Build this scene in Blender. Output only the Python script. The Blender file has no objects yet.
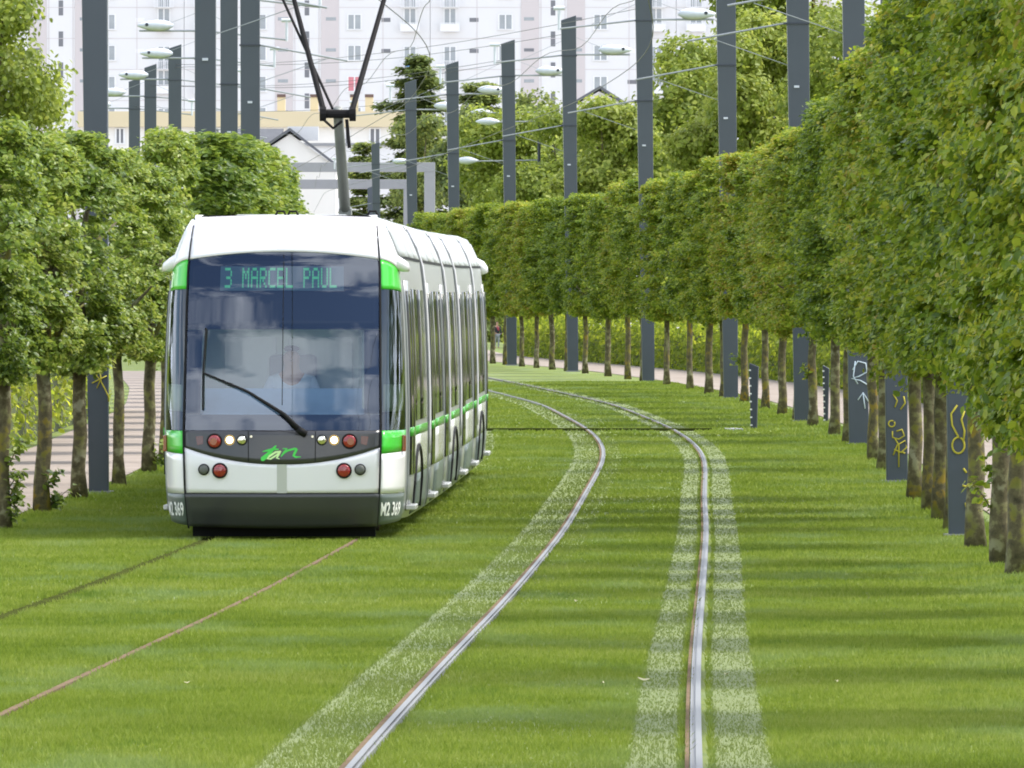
import bpy, bmesh, math, random
import numpy as np
from mathutils import Vector, Matrix

random.seed(7)
C = bpy.context.scene.collection
SC = bpy.context.scene
PI = math.pi
K = 1.625            # table depths below come from image pixels, in units of 1.625 m
EYE = 2.3
F = 10400.0          # focal length in pixels of a 1024 px wide picture

# ------------------------------------------------------------------ helpers
class MB:
    def __init__(s):
        s.v = []; s.f = []
    def add(s, verts, faces):
        o = len(s.v); s.v += [tuple(p) for p in verts]
        s.f += [tuple(i + o for i in f) for f in faces]
    def box(s, x0, x1, y0, y1, z0, z1):
        s.add([(x0,y0,z0),(x1,y0,z0),(x1,y1,z0),(x0,y1,z0),(x0,y0,z1),(x1,y0,z1),(x1,y1,z1),(x0,y1,z1)],
              [(0,3,2,1),(4,5,6,7),(0,1,5,4),(1,2,6,5),(2,3,7,6),(3,0,4,7)])
    def tube(s, pts, r, n=8, cap=True):
        pts = [Vector(p) for p in pts]
        rs = r if isinstance(r, (list, tuple)) else [r] * len(pts)
        rings = []; ref = None
        for i, p in enumerate(pts):
            t = (pts[min(i+1, len(pts)-1)] - pts[max(i-1, 0)]).normalized()
            if ref is None:
                ref = Vector((0,0,1)) if abs(t.z) < .9 else Vector((1,0,0))
            a = t.cross(ref).normalized(); b = a.cross(t).normalized(); ref = b
            rings.append([p + (a*math.cos(2*PI*k/n) + b*math.sin(2*PI*k/n)) * rs[i] for k in range(n)])
        o = []
        for q in rings: o += q
        fs = []
        for i in range(len(pts)-1):
            for k in range(n):
                fs.append((i*n+k, i*n+(k+1) % n, (i+1)*n+(k+1) % n, (i+1)*n+k))
        if cap:
            fs.append(tuple(range(n-1, -1, -1))); fs.append(tuple((len(pts)-1)*n + k for k in range(n)))
        s.add(o, fs)
    def disc(s, c, r, depth, n=20, axis='y', r2=None):
        """short cylinder facing -y"""
        r2 = r if r2 is None else r2
        c = Vector(c)
        s.tube([c, c + Vector((0, -depth, 0))], [r, r2], n)
    def grid(s, P):
        """P: list of rows of points"""
        nr, nc = len(P), len(P[0])
        s.add([p for row in P for p in row],
              [(i*nc+j, i*nc+j+1, (i+1)*nc+j+1, (i+1)*nc+j) for i in range(nr-1) for j in range(nc-1)])
    def build(s, name, mat, parent=None, smooth=False, loc=None):
        me = bpy.data.meshes.new(name)
        me.from_pydata(s.v, [], s.f); me.update()
        if mat is not None: me.materials.append(mat)
        if smooth:
            me.polygons.foreach_set('use_smooth', [True]*len(me.polygons))
        o = bpy.data.objects.new(name, me); C.objects.link(o)
        if parent is not None: o.parent = parent
        if loc is not None: o.location = loc
        return o

def tag(o, label=None, cat=None, group=None, kind=None):
    if label: o['label'] = label
    if cat: o['category'] = cat
    if group: o['group'] = group
    if kind: o['kind'] = kind
    return o

def empty(name, loc, rz=0.0):
    o = bpy.data.objects.new(name, None); C.objects.link(o)
    o.location = loc; o.rotation_euler = (0, 0, rz); o.empty_display_size = .3
    return o

def recalc(o):
    bm = bmesh.new(); bm.from_mesh(o.data)
    bmesh.ops.remove_doubles(bm, verts=bm.verts, dist=1e-4)
    bmesh.ops.recalc_face_normals(bm, faces=bm.faces)
    bm.to_mesh(o.data); bm.free(); return o

def bevel(o, w, seg=2):
    m = o.modifiers.new('bevel', 'BEVEL'); m.width = w; m.segments = seg; m.limit_method = 'ANGLE'
    return o

def np_mesh(name, verts, quads, mat, smooth=False):
    me = bpy.data.meshes.new(name)
    n = quads.shape[1]
    me.vertices.add(len(verts)); me.vertices.foreach_set('co', verts.astype(np.float32).ravel())
    me.loops.add(quads.size); me.loops.foreach_set('vertex_index', quads.astype(np.int32).ravel())
    me.polygons.add(len(quads))
    me.polygons.foreach_set('loop_start', np.arange(0, quads.size, n, dtype=np.int32))
    try: me.polygons.foreach_set('loop_total', np.full(len(quads), n, dtype=np.int32))
    except Exception: pass
    if smooth: me.polygons.foreach_set('use_smooth', np.ones(len(quads), dtype=bool))
    me.update(calc_edges=True)
    if mat is not None: me.materials.append(mat)
    return me

# ------------------------------------------------------------------ layout of the place, from image coordinates
def table(xs, ys, sig):
    """smoothed piecewise-linear table, true metres along Y"""
    g = np.arange(-120, 1100, 1.0)
    xs = np.array(xs) * K
    y = np.interp(g, xs, ys)
    sl0 = (ys[1]-ys[0])/(xs[1]-xs[0]); sl1 = (ys[-1]-ys[-2])/(xs[-1]-xs[-2])
    y = np.where(g < xs[0], ys[0]+(g-xs[0])*sl0, y)
    y = np.where(g > xs[-1], ys[-1]+(g-xs[-1])*sl1, y)
    k = np.exp(-.5*(np.arange(-60, 61)/sig)**2); k /= k.sum()
    yp = np.pad(y, 60, mode='reflect', reflect_type='odd')
    y = np.convolve(yp, k, mode='valid')
    return lambda Y: float(np.interp(Y, g, y)), (lambda A: np.interp(A, g, y))

hgt, hgt_a = table([0, 20, 26.7, 30, 37, 46, 56, 65, 75, 85, 91, 99, 107, 127, 150, 200, 400, 600],
                   [1.85, 1.88, 1.95, 2.0, 2.09, 2.21, 2.28, 2.33, 2.34, 2.29, 2.25, 2.22, 2.18, 2.1, 2.06, 2.05, 2.05, 2.05], 6)
def gz(Y): return EYE - hgt(Y)
cR, cR_a = table([20, 26.7, 30.3, 36.8, 46, 55.7, 65, 75.2, 85.4, 91.2, 98.7, 106.8, 127.5, 147, 170, 200, 236, 330, 420],
                 [-.12, .06, .16, .35, .65, .97, 1.27, 1.55, 1.88, 2.04, 2.10, 2.0, 1.32, .03, -1.5, -3.6, -6.9, -10.5, -13], 6)
def cL(Y): return cR(Y) - 3.35
def cL_a(Y): return cR_a(Y) - 3.35
rowR, rowR_a = table([30, 45, 52.5, 62.5, 81, 98, 113, 135, 160, 183, 200, 218, 236, 330],
                     [3.5, 3.95, 4.12, 4.38, 4.88, 5.25, 5.15, 4.64, 3.42, 1.77, .03, -1.87, -3.6, -6.9], 7)
rowL, rowL_a = table([40, 58, 64.5, 71, 77, 83, 100, 125, 150, 168, 188, 205, 222, 236, 330],
                     [-4.9, -5.1, -5.14, -5.18, -5.0, -4.75, -4.9, -5.2, -6.6, -7.9, -9.2, -10.8, -12.5, -14, -18], 6)
def heading(fn, Y, e=3.0): return math.atan2(fn(Y+e)-fn(Y-e), 2*e)   # angle towards +X

def row_at(fn, px, lo, hi):
    """depth at which a row of trees passes a given bearing (bearing given as an image pixel column)"""
    t = (px-512)/F
    best = min(np.arange(lo, hi, .5), key=lambda Y: abs(fn(Y)/Y - t))
    return float(best)

def at(px, Y): return (px-512)/F*Y
def zz(py, Y): return EYE + (300-py)/F*Y

# ------------------------------------------------------------------ materials
def new_mat(name):
    m = bpy.data.materials.new(name); m.use_nodes = True
    nt = m.node_tree; b = nt.nodes['Principled BSDF']
    return m, nt, b

def plain(name, col, rough=.5, metal=0, noise=.12, scale=8, bump=0, coat=0, spec=.5):
    m, nt, b = new_mat(name)
    b.inputs['Roughness'].default_value = rough; b.inputs['Metallic'].default_value = metal
    b.inputs['Specular IOR Level'].default_value = spec
    if coat: b.inputs['Coat Weight'].default_value = coat; b.inputs['Coat Roughness'].default_value = .08
    tc = nt.nodes.new('ShaderNodeTexCoord'); n = nt.nodes.new('ShaderNodeTexNoise')
    n.inputs['Scale'].default_value = scale; n.inputs['Detail'].default_value = 6
    nt.links.new(tc.outputs['Object'], n.inputs['Vector'])
    mix = nt.nodes.new('ShaderNodeMix'); mix.data_type = 'RGBA'
    mix.inputs['A'].default_value = tuple(c*(1-noise) for c in col)+(1,)
    mix.inputs['B'].default_value = tuple(min(1, c*(1+noise)) for c in col)+(1,)
    nt.links.new(n.outputs['Fac'], mix.inputs['Factor'])
    nt.links.new(mix.outputs['Result'], b.inputs['Base Color'])
    if bump:
        bp = nt.nodes.new('ShaderNodeBump'); bp.inputs['Strength'].default_value = bump; bp.inputs['Distance'].default_value = .02
        nt.links.new(n.outputs['Fac'], bp.inputs['Height']); nt.links.new(bp.outputs['Normal'], b.inputs['Normal'])
    return m

def ramp(nt, fac, stops):
    r = nt.nodes.new('ShaderNodeValToRGB')
    el = r.color_ramp.elements
    el[0].position = stops[0][0]; el[0].color = tuple(stops[0][1])+(1,)
    el[1].position = stops[-1][0]; el[1].color = tuple(stops[-1][1])+(1,)
    for p, c in stops[1:-1]:
        e = el.new(p); e.color = tuple(c)+(1,)
    nt.links.new(fac, r.inputs['Fac']); return r.outputs['Color']

def leaf_mat(name, stops, trans=.35, rough=.45, hue_noise=.5):
    m, nt, b = new_mat(name)
    g = nt.nodes.new('ShaderNodeNewGeometry')
    oi = nt.nodes.new('ShaderNodeObjectInfo')
    tc = nt.nodes.new('ShaderNodeTexCoord')
    n = nt.nodes.new('ShaderNodeTexNoise'); n.inputs['Scale'].default_value = 1.3; n.inputs['Detail'].default_value = 3
    add = nt.nodes.new('ShaderNodeVectorMath'); add.operation = 'ADD'
    nt.links.new(tc.outputs['Object'], add.inputs[0])
    comb = nt.nodes.new('ShaderNodeCombineXYZ')
    mul = nt.nodes.new('ShaderNodeMath'); mul.operation = 'MULTIPLY'; mul.inputs[1].default_value = 50
    nt.links.new(oi.outputs['Random'], mul.inputs[0])
    nt.links.new(mul.outputs[0], comb.inputs[0]); nt.links.new(mul.outputs[0], comb.inputs[2])
    nt.links.new(comb.outputs[0], add.inputs[1]); nt.links.new(add.outputs[0], n.inputs['Vector'])
    a = nt.nodes.new('ShaderNodeMath'); a.operation = 'MULTIPLY_ADD'
    a.inputs[1].default_value = hue_noise; 
    nt.links.new(n.outputs['Fac'], a.inputs[0])
    s2 = nt.nodes.new('ShaderNodeMath'); s2.operation = 'MULTIPLY'; s2.inputs[1].default_value = 1-hue_noise
    nt.links.new(g.outputs['Random Per Island'], s2.inputs[0]); nt.links.new(s2.outputs[0], a.inputs[2])
    rr = nt.nodes.new('ShaderNodeMath'); rr.operation = 'MULTIPLY_ADD'; rr.inputs[1].default_value = .22; rr.inputs[2].default_value = -.11
    nt.links.new(oi.outputs['Random'], rr.inputs[0])
    a2 = nt.nodes.new('ShaderNodeMath'); a2.operation = 'ADD'; nt.links.new(a.outputs[0], a2.inputs[0]); nt.links.new(rr.outputs[0], a2.inputs[1])
    col = ramp(nt, a2.outputs[0], stops)
    nt.links.new(col, b.inputs['Base Color'])
    b.inputs['Roughness'].default_value = rough; b.inputs['Specular IOR Level'].default_value = .3
    tr = nt.nodes.new('ShaderNodeBsdfTranslucent')
    hs = nt.nodes.new('ShaderNodeHueSaturation'); hs.inputs['Hue'].default_value = .485; hs.inputs['Value'].default_value = 1.7
    nt.links.new(col, hs.inputs['Color']); nt.links.new(hs.outputs['Color'], tr.inputs['Color'])
    mx = nt.nodes.new('ShaderNodeMixShader'); mx.inputs[0].default_value = trans
    nt.links.new(b.outputs[0], mx.inputs[1]); nt.links.new(tr.outputs[0], mx.inputs[2])
    nt.links.new(mx.outputs[0], nt.nodes['Material Output'].inputs['Surface'])
    return m

M = {}
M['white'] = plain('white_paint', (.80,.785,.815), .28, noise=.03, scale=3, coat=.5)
M['white_dimmed'] = plain('white_dimmed_paint', (.50,.51,.48), .22, noise=.06, scale=4, coat=.3)  # darkened white: the weaker light on the tram sides is put into the colour
M['silver'] = plain('silver_paint', (.33,.345,.345), .28, metal=.35, noise=.06, scale=5)
M['roof_silver'] = plain('roof_silver', (.42,.44,.44), .45, metal=.1, noise=.08, scale=5)
M['grey'] = plain('grey_bumper', (.042,.045,.047), .36, noise=.15, scale=6, coat=.2)
M['greygreen'] = plain('grey_green_skirt', (.085,.11,.10), .38, noise=.1, scale=6)
M['black'] = plain('black_rubber', (.009,.009,.01), .7, spec=.2)
M['dark_panel'] = plain('dark_panel', (.035,.036,.04), .3, noise=.2, coat=.4)
M['green'] = plain('bright_green_paint', (.035,.50,.025), .3, noise=.04, coat=.4)
M['green_dimmed'] = plain('green_dimmed_paint', (.05,.30,.03), .25)  # darker green: the sides' weaker light is part of this colour
M['greenlogo'] = plain('logo_green', (.05,.6,.06), .4)
M['palelogo'] = plain('logo_pale_green', (.6,.85,.35), .4)
M['letter'] = plain('white_lettering', (.8,.8,.78), .5)
M['alu'] = plain('sill_aluminium', (.5,.5,.48), .35, metal=.6)
M['red_lens'] = plain('red_lens', (.26,.010,.012), .12, coat=1)
M['amber_lens'] = plain('amber_lens', (.28,.06,.012), .15, coat=1)
M['brown_lens'] = plain('brown_lens', (.10,.025,.012), .15, coat=1)
M['chrome'] = plain('reflector_chrome', (.75,.72,.62), .12, metal=1)
M['glow_tinted_reflector'] = plain('glow_tinted_reflector', (.75,.48,.18), .3, metal=.6)  # amber glow of the lit headlamp is painted into this ring colour
M['greycap'] = plain('grey_socket', (.10,.105,.095), .5)
M['pant_grey'] = plain('pantograph_grey', (.20,.21,.20), .5, metal=.2)
M['pant_dark'] = plain('pantograph_dark', (.009,.008,.009), .75, spec=.2)
M['pole'] = plain('slate_grey_paint', (.050,.064,.082), .45, noise=.10, scale=2.5, coat=.1)
M['pole_dark'] = plain('dark_blue_grey_paint', (.032,.040,.055), .5, noise=.1)
M['lamp_white'] = plain('lamp_white', (.58,.61,.68), .35)
M['steel'] = plain('galvanised_steel', (.33,.35,.37), .5, metal=.3)
M['wire'] = plain('wire_dark', (.06,.06,.065), .5)
M['graf_white'] = plain('spray_white', (.62,.72,.8), .7)
M['graf_yellow'] = plain('spray_yellow', (.44,.38,.03), .7)
M['concrete'] = plain('pale_concrete', (.27,.275,.285), .8, noise=.08, scale=3, bump=.1)
M['dash_blue'] = plain('dashboard_blue', (.34,.50,.70), .5)
M['cab_green'] = plain('cab_wall_pale_green', (.70,.80,.71), .6)
M['skin'] = plain('skin', (.45,.26,.18), .5, noise=.05)
M['shirt'] = plain('pale_blue_shirt', (.50,.58,.68), .8)
M['hair'] = plain('dark_hair', (.03,.022,.018), .6)

def emis(name, col, st):
    m, nt, b = new_mat(name)
    b.inputs['Base Color'].default_value = (*col, 1)
    b.inputs['Emission Color'].default_value = (*col, 1); b.inputs['Emission Strength'].default_value = st
    return m
M['lamp_on'] = emis('lit_headlamp', (1, .74, .40), 4.5)
M['led'] = emis('display_green_dots', (.07, .46, .22), .32)
M['ledboard'] = plain('display_board', (.045,.12,.18), .4)

def glass(name, tint, refl_rough=.03, ior=1.5, base=.0):
    m, nt, b = new_mat(name); nt.nodes.remove(b)
    t = nt.nodes.new('ShaderNodeBsdfTransparent'); t.inputs['Color'].default_value = (*tint, 1)
    g = nt.nodes.new('ShaderNodeBsdfGlossy'); g.inputs['Color'].default_value = (.72, .80, .95, 1); g.inputs['Roughness'].default_value = refl_rough
    fr = nt.nodes.new('ShaderNodeFresnel'); fr.inputs['IOR'].default_value = ior
    ad = nt.nodes.new('ShaderNodeMath'); ad.operation = 'ADD'; ad.inputs[1].default_value = base; ad.use_clamp = True
    nt.links.new(fr.outputs[0], ad.inputs[0])
    mx = nt.nodes.new('ShaderNodeMixShader')
    nt.links.new(ad.outputs[0], mx.inputs[0]); nt.links.new(t.outputs[0], mx.inputs[1]); nt.links.new(g.outputs[0], mx.inputs[2])
    nt.links.new(mx.outputs[0], nt.nodes['Material Output'].inputs['Surface'])
    return m
M['windscreen'] = glass('windscreen_glass', (.76,.81,.82), .015, 1.5, .075)
M['sideglass'] = plain('dark_side_glass', (.014,.017,.014), .06, noise=0, spec=.45)
M['cabglass'] = glass('cab_side_glass', (.5,.55,.52), .03, 1.45, .03)
M['blackglass'] = plain('black_screen_band', (.006,.009,.028), .2, noise=0, spec=.15)
M['housewin'] = plain('hazed_window_glass', (.26,.29,.31), .08, noise=.3, scale=.8, spec=.7)  # lightened: the haze over the distant windows is put into the glass colour
M['frame_white'] = plain('white_window_frame', (.75,.75,.75), .5)
M['facade'] = plain('white_render', (.69,.685,.685), .9, noise=.03, scale=.15)
M['facade_pink'] = plain('pale_pink_render', (.56,.515,.51), .9, noise=.03, scale=.2)
M['dark_void'] = plain('dark_opening', (.17,.175,.19), .7)
M['railing'] = plain('balcony_railing', (.74,.74,.75), .7)
M['yellow_render'] = plain('cream_yellow_render', (.62,.53,.35), .9, noise=.05, scale=.4)
M['cream'] = plain('cream_render', (.74,.72,.68), .9, noise=.06, scale=.4)
M['brown_cap'] = plain('chimney_cap_brown', (.13,.085,.075), .8)
M['slate'] = plain('slate_roof', (.11,.115,.13), .7, noise=.2, scale=3)
M['curtain'] = plain('pink_curtain', (.6,.22,.25), .8)
M['blue_cloth'] = plain('blue_cloth', (.12,.32,.65), .8)
M['jacket'] = plain('dark_jacket', (.02,.022,.035), .8)
M['redtop'] = plain('red_cloth', (.40,.07,.09), .8)
M['greytrouser'] = plain('pale_grey_trousers', (.3,.32,.34), .8)
M['fence_grey'] = plain('grey_fence_paint', (.26,.27,.28), .7)

# bark with lichen
def bark():
    m, nt, b = new_mat('bark_with_lichen')
    tc = nt.nodes.new('ShaderNodeTexCoord'); oi = nt.nodes.new('ShaderNodeObjectInfo')
    vm = nt.nodes.new('ShaderNodeVectorMath'); vm.operation = 'ADD'
    sc = nt.nodes.new('ShaderNodeVectorMath'); sc.operation = 'SCALE'; sc.inputs['Scale'].default_value = 30
    nt.links.new(oi.outputs['Random'], sc.inputs[0])
    nt.links.new(tc.outputs['Object'], vm.inputs[0]); nt.links.new(sc.outputs[0], vm.inputs[1])
    n = nt.nodes.new('ShaderNodeTexNoise'); n.inputs['Scale'].default_value = 9; n.inputs['Detail'].default_value = 8; n.inputs['Roughness'].default_value = .7
    nt.links.new(vm.outputs[0], n.inputs['Vector'])
    base = ramp(nt, n.outputs['Fac'], [(.3,(.035,.030,.013)), (.5,(.105,.090,.042)), (.7,(.19,.17,.095))])
    n2 = nt.nodes.new('ShaderNodeTexNoise'); n2.inputs['Scale'].default_value = 9; n2.inputs['Detail'].default_value = 5
    nt.links.new(vm.outputs[0], n2.inputs['Vector'])
    lich = ramp(nt, n2.outputs['Fac'], [(.50,(0,0,0)), (.60,(1,1,1))])
    n3 = nt.nodes.new('ShaderNodeTexNoise'); n3.inputs['Scale'].default_value = 1.7
    nt.links.new(vm.outputs[0], n3.inputs['Vector'])
    lc = ramp(nt, n3.outputs['Fac'], [(.32,(.26,.17,.016)), (.48,(.15,.15,.025)), (.66,(.26,.25,.16))])
    mx = nt.nodes.new('ShaderNodeMix'); mx.data_type = 'RGBA'
    nt.links.new(lich, mx.inputs['Factor']); nt.links.new(base, mx.inputs['A']); nt.links.new(lc, mx.inputs['B'])
    nt.links.new(mx.outputs['Result'], b.inputs['Base Color']); b.inputs['Roughness'].default_value = .9
    bp = nt.nodes.new('ShaderNodeBump'); bp.inputs['Strength'].default_value = .6; bp.inputs['Distance'].default_value = .02
    nt.links.new(n.outputs['Fac'], bp.inputs['Height']); nt.links.new(bp.outputs['Normal'], b.inputs['Normal'])
    return m
M['bark'] = bark()

M['leaf_hornbeam'] = leaf_mat('hornbeam_leaf', [(.22,(.062,.115,.012)), (.42,(.138,.212,.017)), (.58,(.215,.282,.024)), (.72,(.30,.335,.036)), (.85,(.33,.26,.05))], .36)
M['leaf_lime'] = leaf_mat('lime_leaf', [(.22,(.055,.10,.018)), (.42,(.125,.195,.026)), (.6,(.19,.265,.035)), (.8,(.29,.34,.08))], .36, .36)
M['leaf_bright'] = leaf_mat('bright_leaf', [(.2,(.12,.17,.022)), (.5,(.205,.265,.04)), (.8,(.32,.365,.085))], .45)
M['leaf_dark'] = leaf_mat('cedar_needles', [(.2,(.075,.11,.035)), (.5,(.15,.20,.05)), (.8,(.26,.30,.07))], .4)
M['leaf_yellow'] = leaf_mat('golden_hedge_leaf', [(.2,(.14,.21,.02)), (.5,(.26,.33,.03)), (.8,(.42,.46,.05))], .6)
M['core'] = plain('inner_twigs', (.06,.075,.02), .9, noise=.5, scale=4)

# ------------------------------------------------------------------ ground, lawn, paths
def noise_node(nt, vec, scale, detail=5, rough=.55):
    n = nt.nodes.new('ShaderNodeTexNoise'); n.inputs['Scale'].default_value = scale
    n.inputs['Detail'].default_value = detail; n.inputs['Roughness'].default_value = rough
    nt.links.new(vec, n.inputs['Vector']); return n.outputs['Fac']

GRASS_STOPS = [(.34,(.140,.202,.020)), (.46,(.190,.256,.030)), (.56,(.230,.288,.044)), (.68,(.285,.332,.075))]
def mixc(nt, f, a, b):
    mx = nt.nodes.new('ShaderNodeMix'); mx.data_type = 'RGBA'
    nt.links.new(f, mx.inputs['Factor']) if not isinstance(f, float) else setattr(mx.inputs['Factor'], 'default_value', f)
    for k, c in (('A', a), ('B', b)):
        if isinstance(c, tuple): mx.inputs[k].default_value = (*c, 1)
        else: nt.links.new(c, mx.inputs[k])
    return mx.outputs['Result']

def grass_mat(name, blades=False, dry=False):
    m, nt, b = new_mat(name)
    gm = nt.nodes.new('ShaderNodeNewGeometry'); P = gm.outputs['Position']
    f1 = noise_node(nt, P, .28, 4); f2 = noise_node(nt, P, 2.2, 5, .65)
    ad = nt.nodes.new('ShaderNodeMath'); ad.operation = 'MULTIPLY_ADD'; ad.inputs[1].default_value = .45
    ml = nt.nodes.new('ShaderNodeMath'); ml.operation = 'MULTIPLY'; ml.inputs[1].default_value = .55
    nt.links.new(f1, ml.inputs[0]); nt.links.new(f2, ad.inputs[0]); nt.links.new(ml.outputs[0], ad.inputs[2])
    fac = ad.outputs[0]
    if blades:
        a2 = nt.nodes.new('ShaderNodeMath'); a2.operation = 'MULTIPLY_ADD'; a2.inputs[1].default_value = .22
        nt.links.new(gm.outputs['Random Per Island'], a2.inputs[0]); 
        s2 = nt.nodes.new('ShaderNodeMath'); s2.operation = 'SUBTRACT'; s2.inputs[1].default_value = .11
        nt.links.new(fac, s2.inputs[0]); nt.links.new(s2.outputs[0], a2.inputs[2]); fac = a2.outputs[0]
    col = ramp(nt, fac, GRASS_STOPS)
    mpn = nt.nodes.new('ShaderNodeMapping'); mpn.inputs['Scale'].default_value = (1, .35, 1); nt.links.new(P, mpn.inputs['Vector'])
    f5 = noise_node(nt, mpn.outputs[0], .9, 6, .6)
    pf = ramp(nt, f5, [(.50, (0, 0, 0)), (.72, (.75, .75, .75))])
    col = mixc(nt, pf, col, (.235, .315, .125))
    f6 = noise_node(nt, mpn.outputs[0], 1.7, 4, .6)
    df = ramp(nt, f6, [(.60, (0, 0, 0)), (.70, (.55, .55, .55))])
    col = mixc(nt, df, col, (.085, .165, .02))
    at_ = nt.nodes.new('ShaderNodeAttribute'); at_.attribute_name = 'dry'
    col = mixc(nt, at_.outputs['Fac'], col, (.205,.25,.085) if blades else (.215,.262,.09))
    if not blades:      # turf base: darker and slightly less saturated, to match the bladed lawn
        mu = nt.nodes.new('ShaderNodeHueSaturation'); mu.inputs['Value'].default_value = .74; mu.inputs['Saturation'].default_value = .95
        nt.links.new(col, mu.inputs['Color']); col = mu.outputs['Color']
    nt.links.new(col, b.inputs['Base Color']); b.inputs['Roughness'].default_value = .7
    b.inputs['Specular IOR Level'].default_value = .25
    if blades:
        tr = nt.nodes.new('ShaderNodeBsdfTranslucent'); nt.links.new(col, tr.inputs['Color'])
        mx = nt.nodes.new('ShaderNodeMixShader'); mx.inputs[0].default_value = .45
        nt.links.new(b.outputs[0], mx.inputs[1]); nt.links.new(tr.outputs[0], mx.inputs[2])
        nt.links.new(mx.outputs[0], nt.nodes['Material Output'].inputs['Surface'])
    else:
        bp = nt.nodes.new('ShaderNodeBump'); bp.inputs['Strength'].default_value = .8; bp.inputs['Distance'].default_value = .03
        f3 = noise_node(nt, P, 14, 6, .7)
        nt.links.new(f3, bp.inputs['Height']); nt.links.new(bp.outputs['Normal'], b.inputs['Normal'])
    return m
M['grass_ground'] = grass_mat('lawn'); M['grass_blade'] = grass_mat('grass_blades', True)

def dry_amount(X, Y):
    """pale dry margins beside the rails (concrete sleepers below): 0..1, real wear of the lawn"""
    out = np.zeros_like(X)
    o = X - cR_a(Y)
    def band(o, a, b, s=.02, k=1.0):
        return k * np.clip((o-a)/s+.5, 0, 1) * np.clip((b-o)/s+.5, 0, 1)
    g = .7175
    out = np.maximum(out, band(o, g+.07, g+.31, k=.80)); out = np.maximum(out, band(o, g-.30, g-.09, k=.75))
    out = np.maximum(out, band(o, -g-.38, -g-.05, k=.55)); out = np.maximum(out, band(o, -g-.42, -g-.34, .03, k=.8))
    out = np.maximum(out, band(o, -g+.06, -g+.27, k=.30)*np.clip((Y-75)/30, .15, 1))
    o = X - cL_a(Y)
    far = np.clip((Y-135)/25, 0, 1)
    out = np.maximum(out, band(o, g+.06, g+.30, k=.6)*far)
    return out

def ground():
    ys = np.concatenate([np.arange(-60, 30, 10), np.arange(30, 480, 1.5), [500, 540, 600, 700, 900, 1200, 2000, 4000]])
    xs = np.concatenate([[-3000, -800, -200, -60, -30, -18], np.arange(-14, 12, 1.0), [12, 20, 40, 90, 250, 900, 3000]])
    X, Y = np.meshgrid(xs, ys)
    Z = EYE - hgt_a(Y)
    v = np.stack([X, Y, Z], -1).reshape(-1, 3)
    nx = len(xs); ii, jj = np.meshgrid(np.arange(len(ys)-1), np.arange(nx-1), indexing='ij')
    q = np.stack([ii*nx+jj, ii*nx+jj+1, (ii+1)*nx+jj+1, (ii+1)*nx+jj], -1).reshape(-1, 4)
    me = np_mesh('lawn_ground', v, q, M['grass_ground'], True)
    o = bpy.data.objects.new('lawn_ground', me); C.objects.link(o); tag(o, kind='structure')
ground()

def ribbon(name, fn, o0, o1, Y0, Y1, dz, mat, kind='structure', step=1.5, n=1, attr=None, parent=None, cross=None):
    """a strip that follows a track or path; cross = list of (offset, dz) profile points"""
    prof = cross or [(o0+(o1-o0)*k/n, dz) for k in range(n+1)]
    ys = np.arange(Y0, Y1+.01, step); rows = []
    for Y in ys:
        a = heading(fn, Y); c = fn(Y); z = gz(Y)
        rows.append([(c+o*math.cos(a), Y-o*math.sin(a), z+d) for o, d in prof])
    b = MB(); b.grid(rows); ob = b.build(name, mat, parent, smooth=cross is None)
    if kind: tag(ob, kind=kind)
    return ob

# dry margins: a thin sheet of paler grass, coloured by its lateral offset
def margin_sheet(name, fn, lo, hi, Y0, Y1):
    ys = np.arange(Y0, Y1, 1.0); os_ = np.arange(lo, hi+.001, .03)
    Yg, Og = np.meshgrid(ys, os_, indexing='ij')
    X = np.array([fn(y) for y in ys])[:, None] + Og
    v = np.stack([X, Yg, EYE-hgt_a(Yg)+.004], -1).reshape(-1, 3)
    nx = len(os_); ii, jj = np.meshgrid(np.arange(len(ys)-1), np.arange(nx-1), indexing='ij')
    q = np.stack([ii*nx+jj, ii*nx+jj+1, (ii+1)*nx+jj+1, (ii+1)*nx+jj], -1).reshape(-1, 4)
    me = np_mesh(name, v, q, M['grass_ground'], True)
    a = me.attributes.new('dry', 'FLOAT', 'POINT'); a.data.foreach_set('value', dry_amount(X, Yg).astype(np.float32).ravel())
    o = bpy.data.objects.new(name, me); C.objects.link(o); tag(o, kind='structure')
margin_sheet('track_lawn', cR, -1.25, 1.15, 30, 380)
margin_sheet('track_lawn', cL, .7175-.1, 1.15, 100, 380)

def path_mat():
    m, nt, b = new_mat('pink_gravel')
    gm = nt.nodes.new('ShaderNodeNewGeometry'); P = gm.outputs['Position']
    f = noise_node(nt, P, .6, 6, .7)
    col = ramp(nt, f, [(.3,(.225,.182,.15)), (.6,(.29,.24,.205)), (.8,(.35,.30,.26))])
    nt.links.new(col, b.inputs['Base Color']); b.inputs['Roughness'].default_value = .95
    return m
M['path'] = path_mat()
M['town'] = plain('town_paving', (.42,.40,.39), .9, noise=.2, scale=.05)
b = MB(); b.add([(-900,565,gz(565)+.02),(900,565,gz(565)+.02),(900,3000,gz(900)+.02),(-900,3000,gz(900)+.02)], [(0,1,2,3)]); tag(b.build('town_ground', M['town']), kind='structure')
ribbon('gravel_path', rowR, .62, 3.5, 20, 440, .012, M['path'], n=2)
ribbon('gravel_path', rowL, -2.35, -.22, 20, 300, .012, M['path'], n=2)

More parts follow.
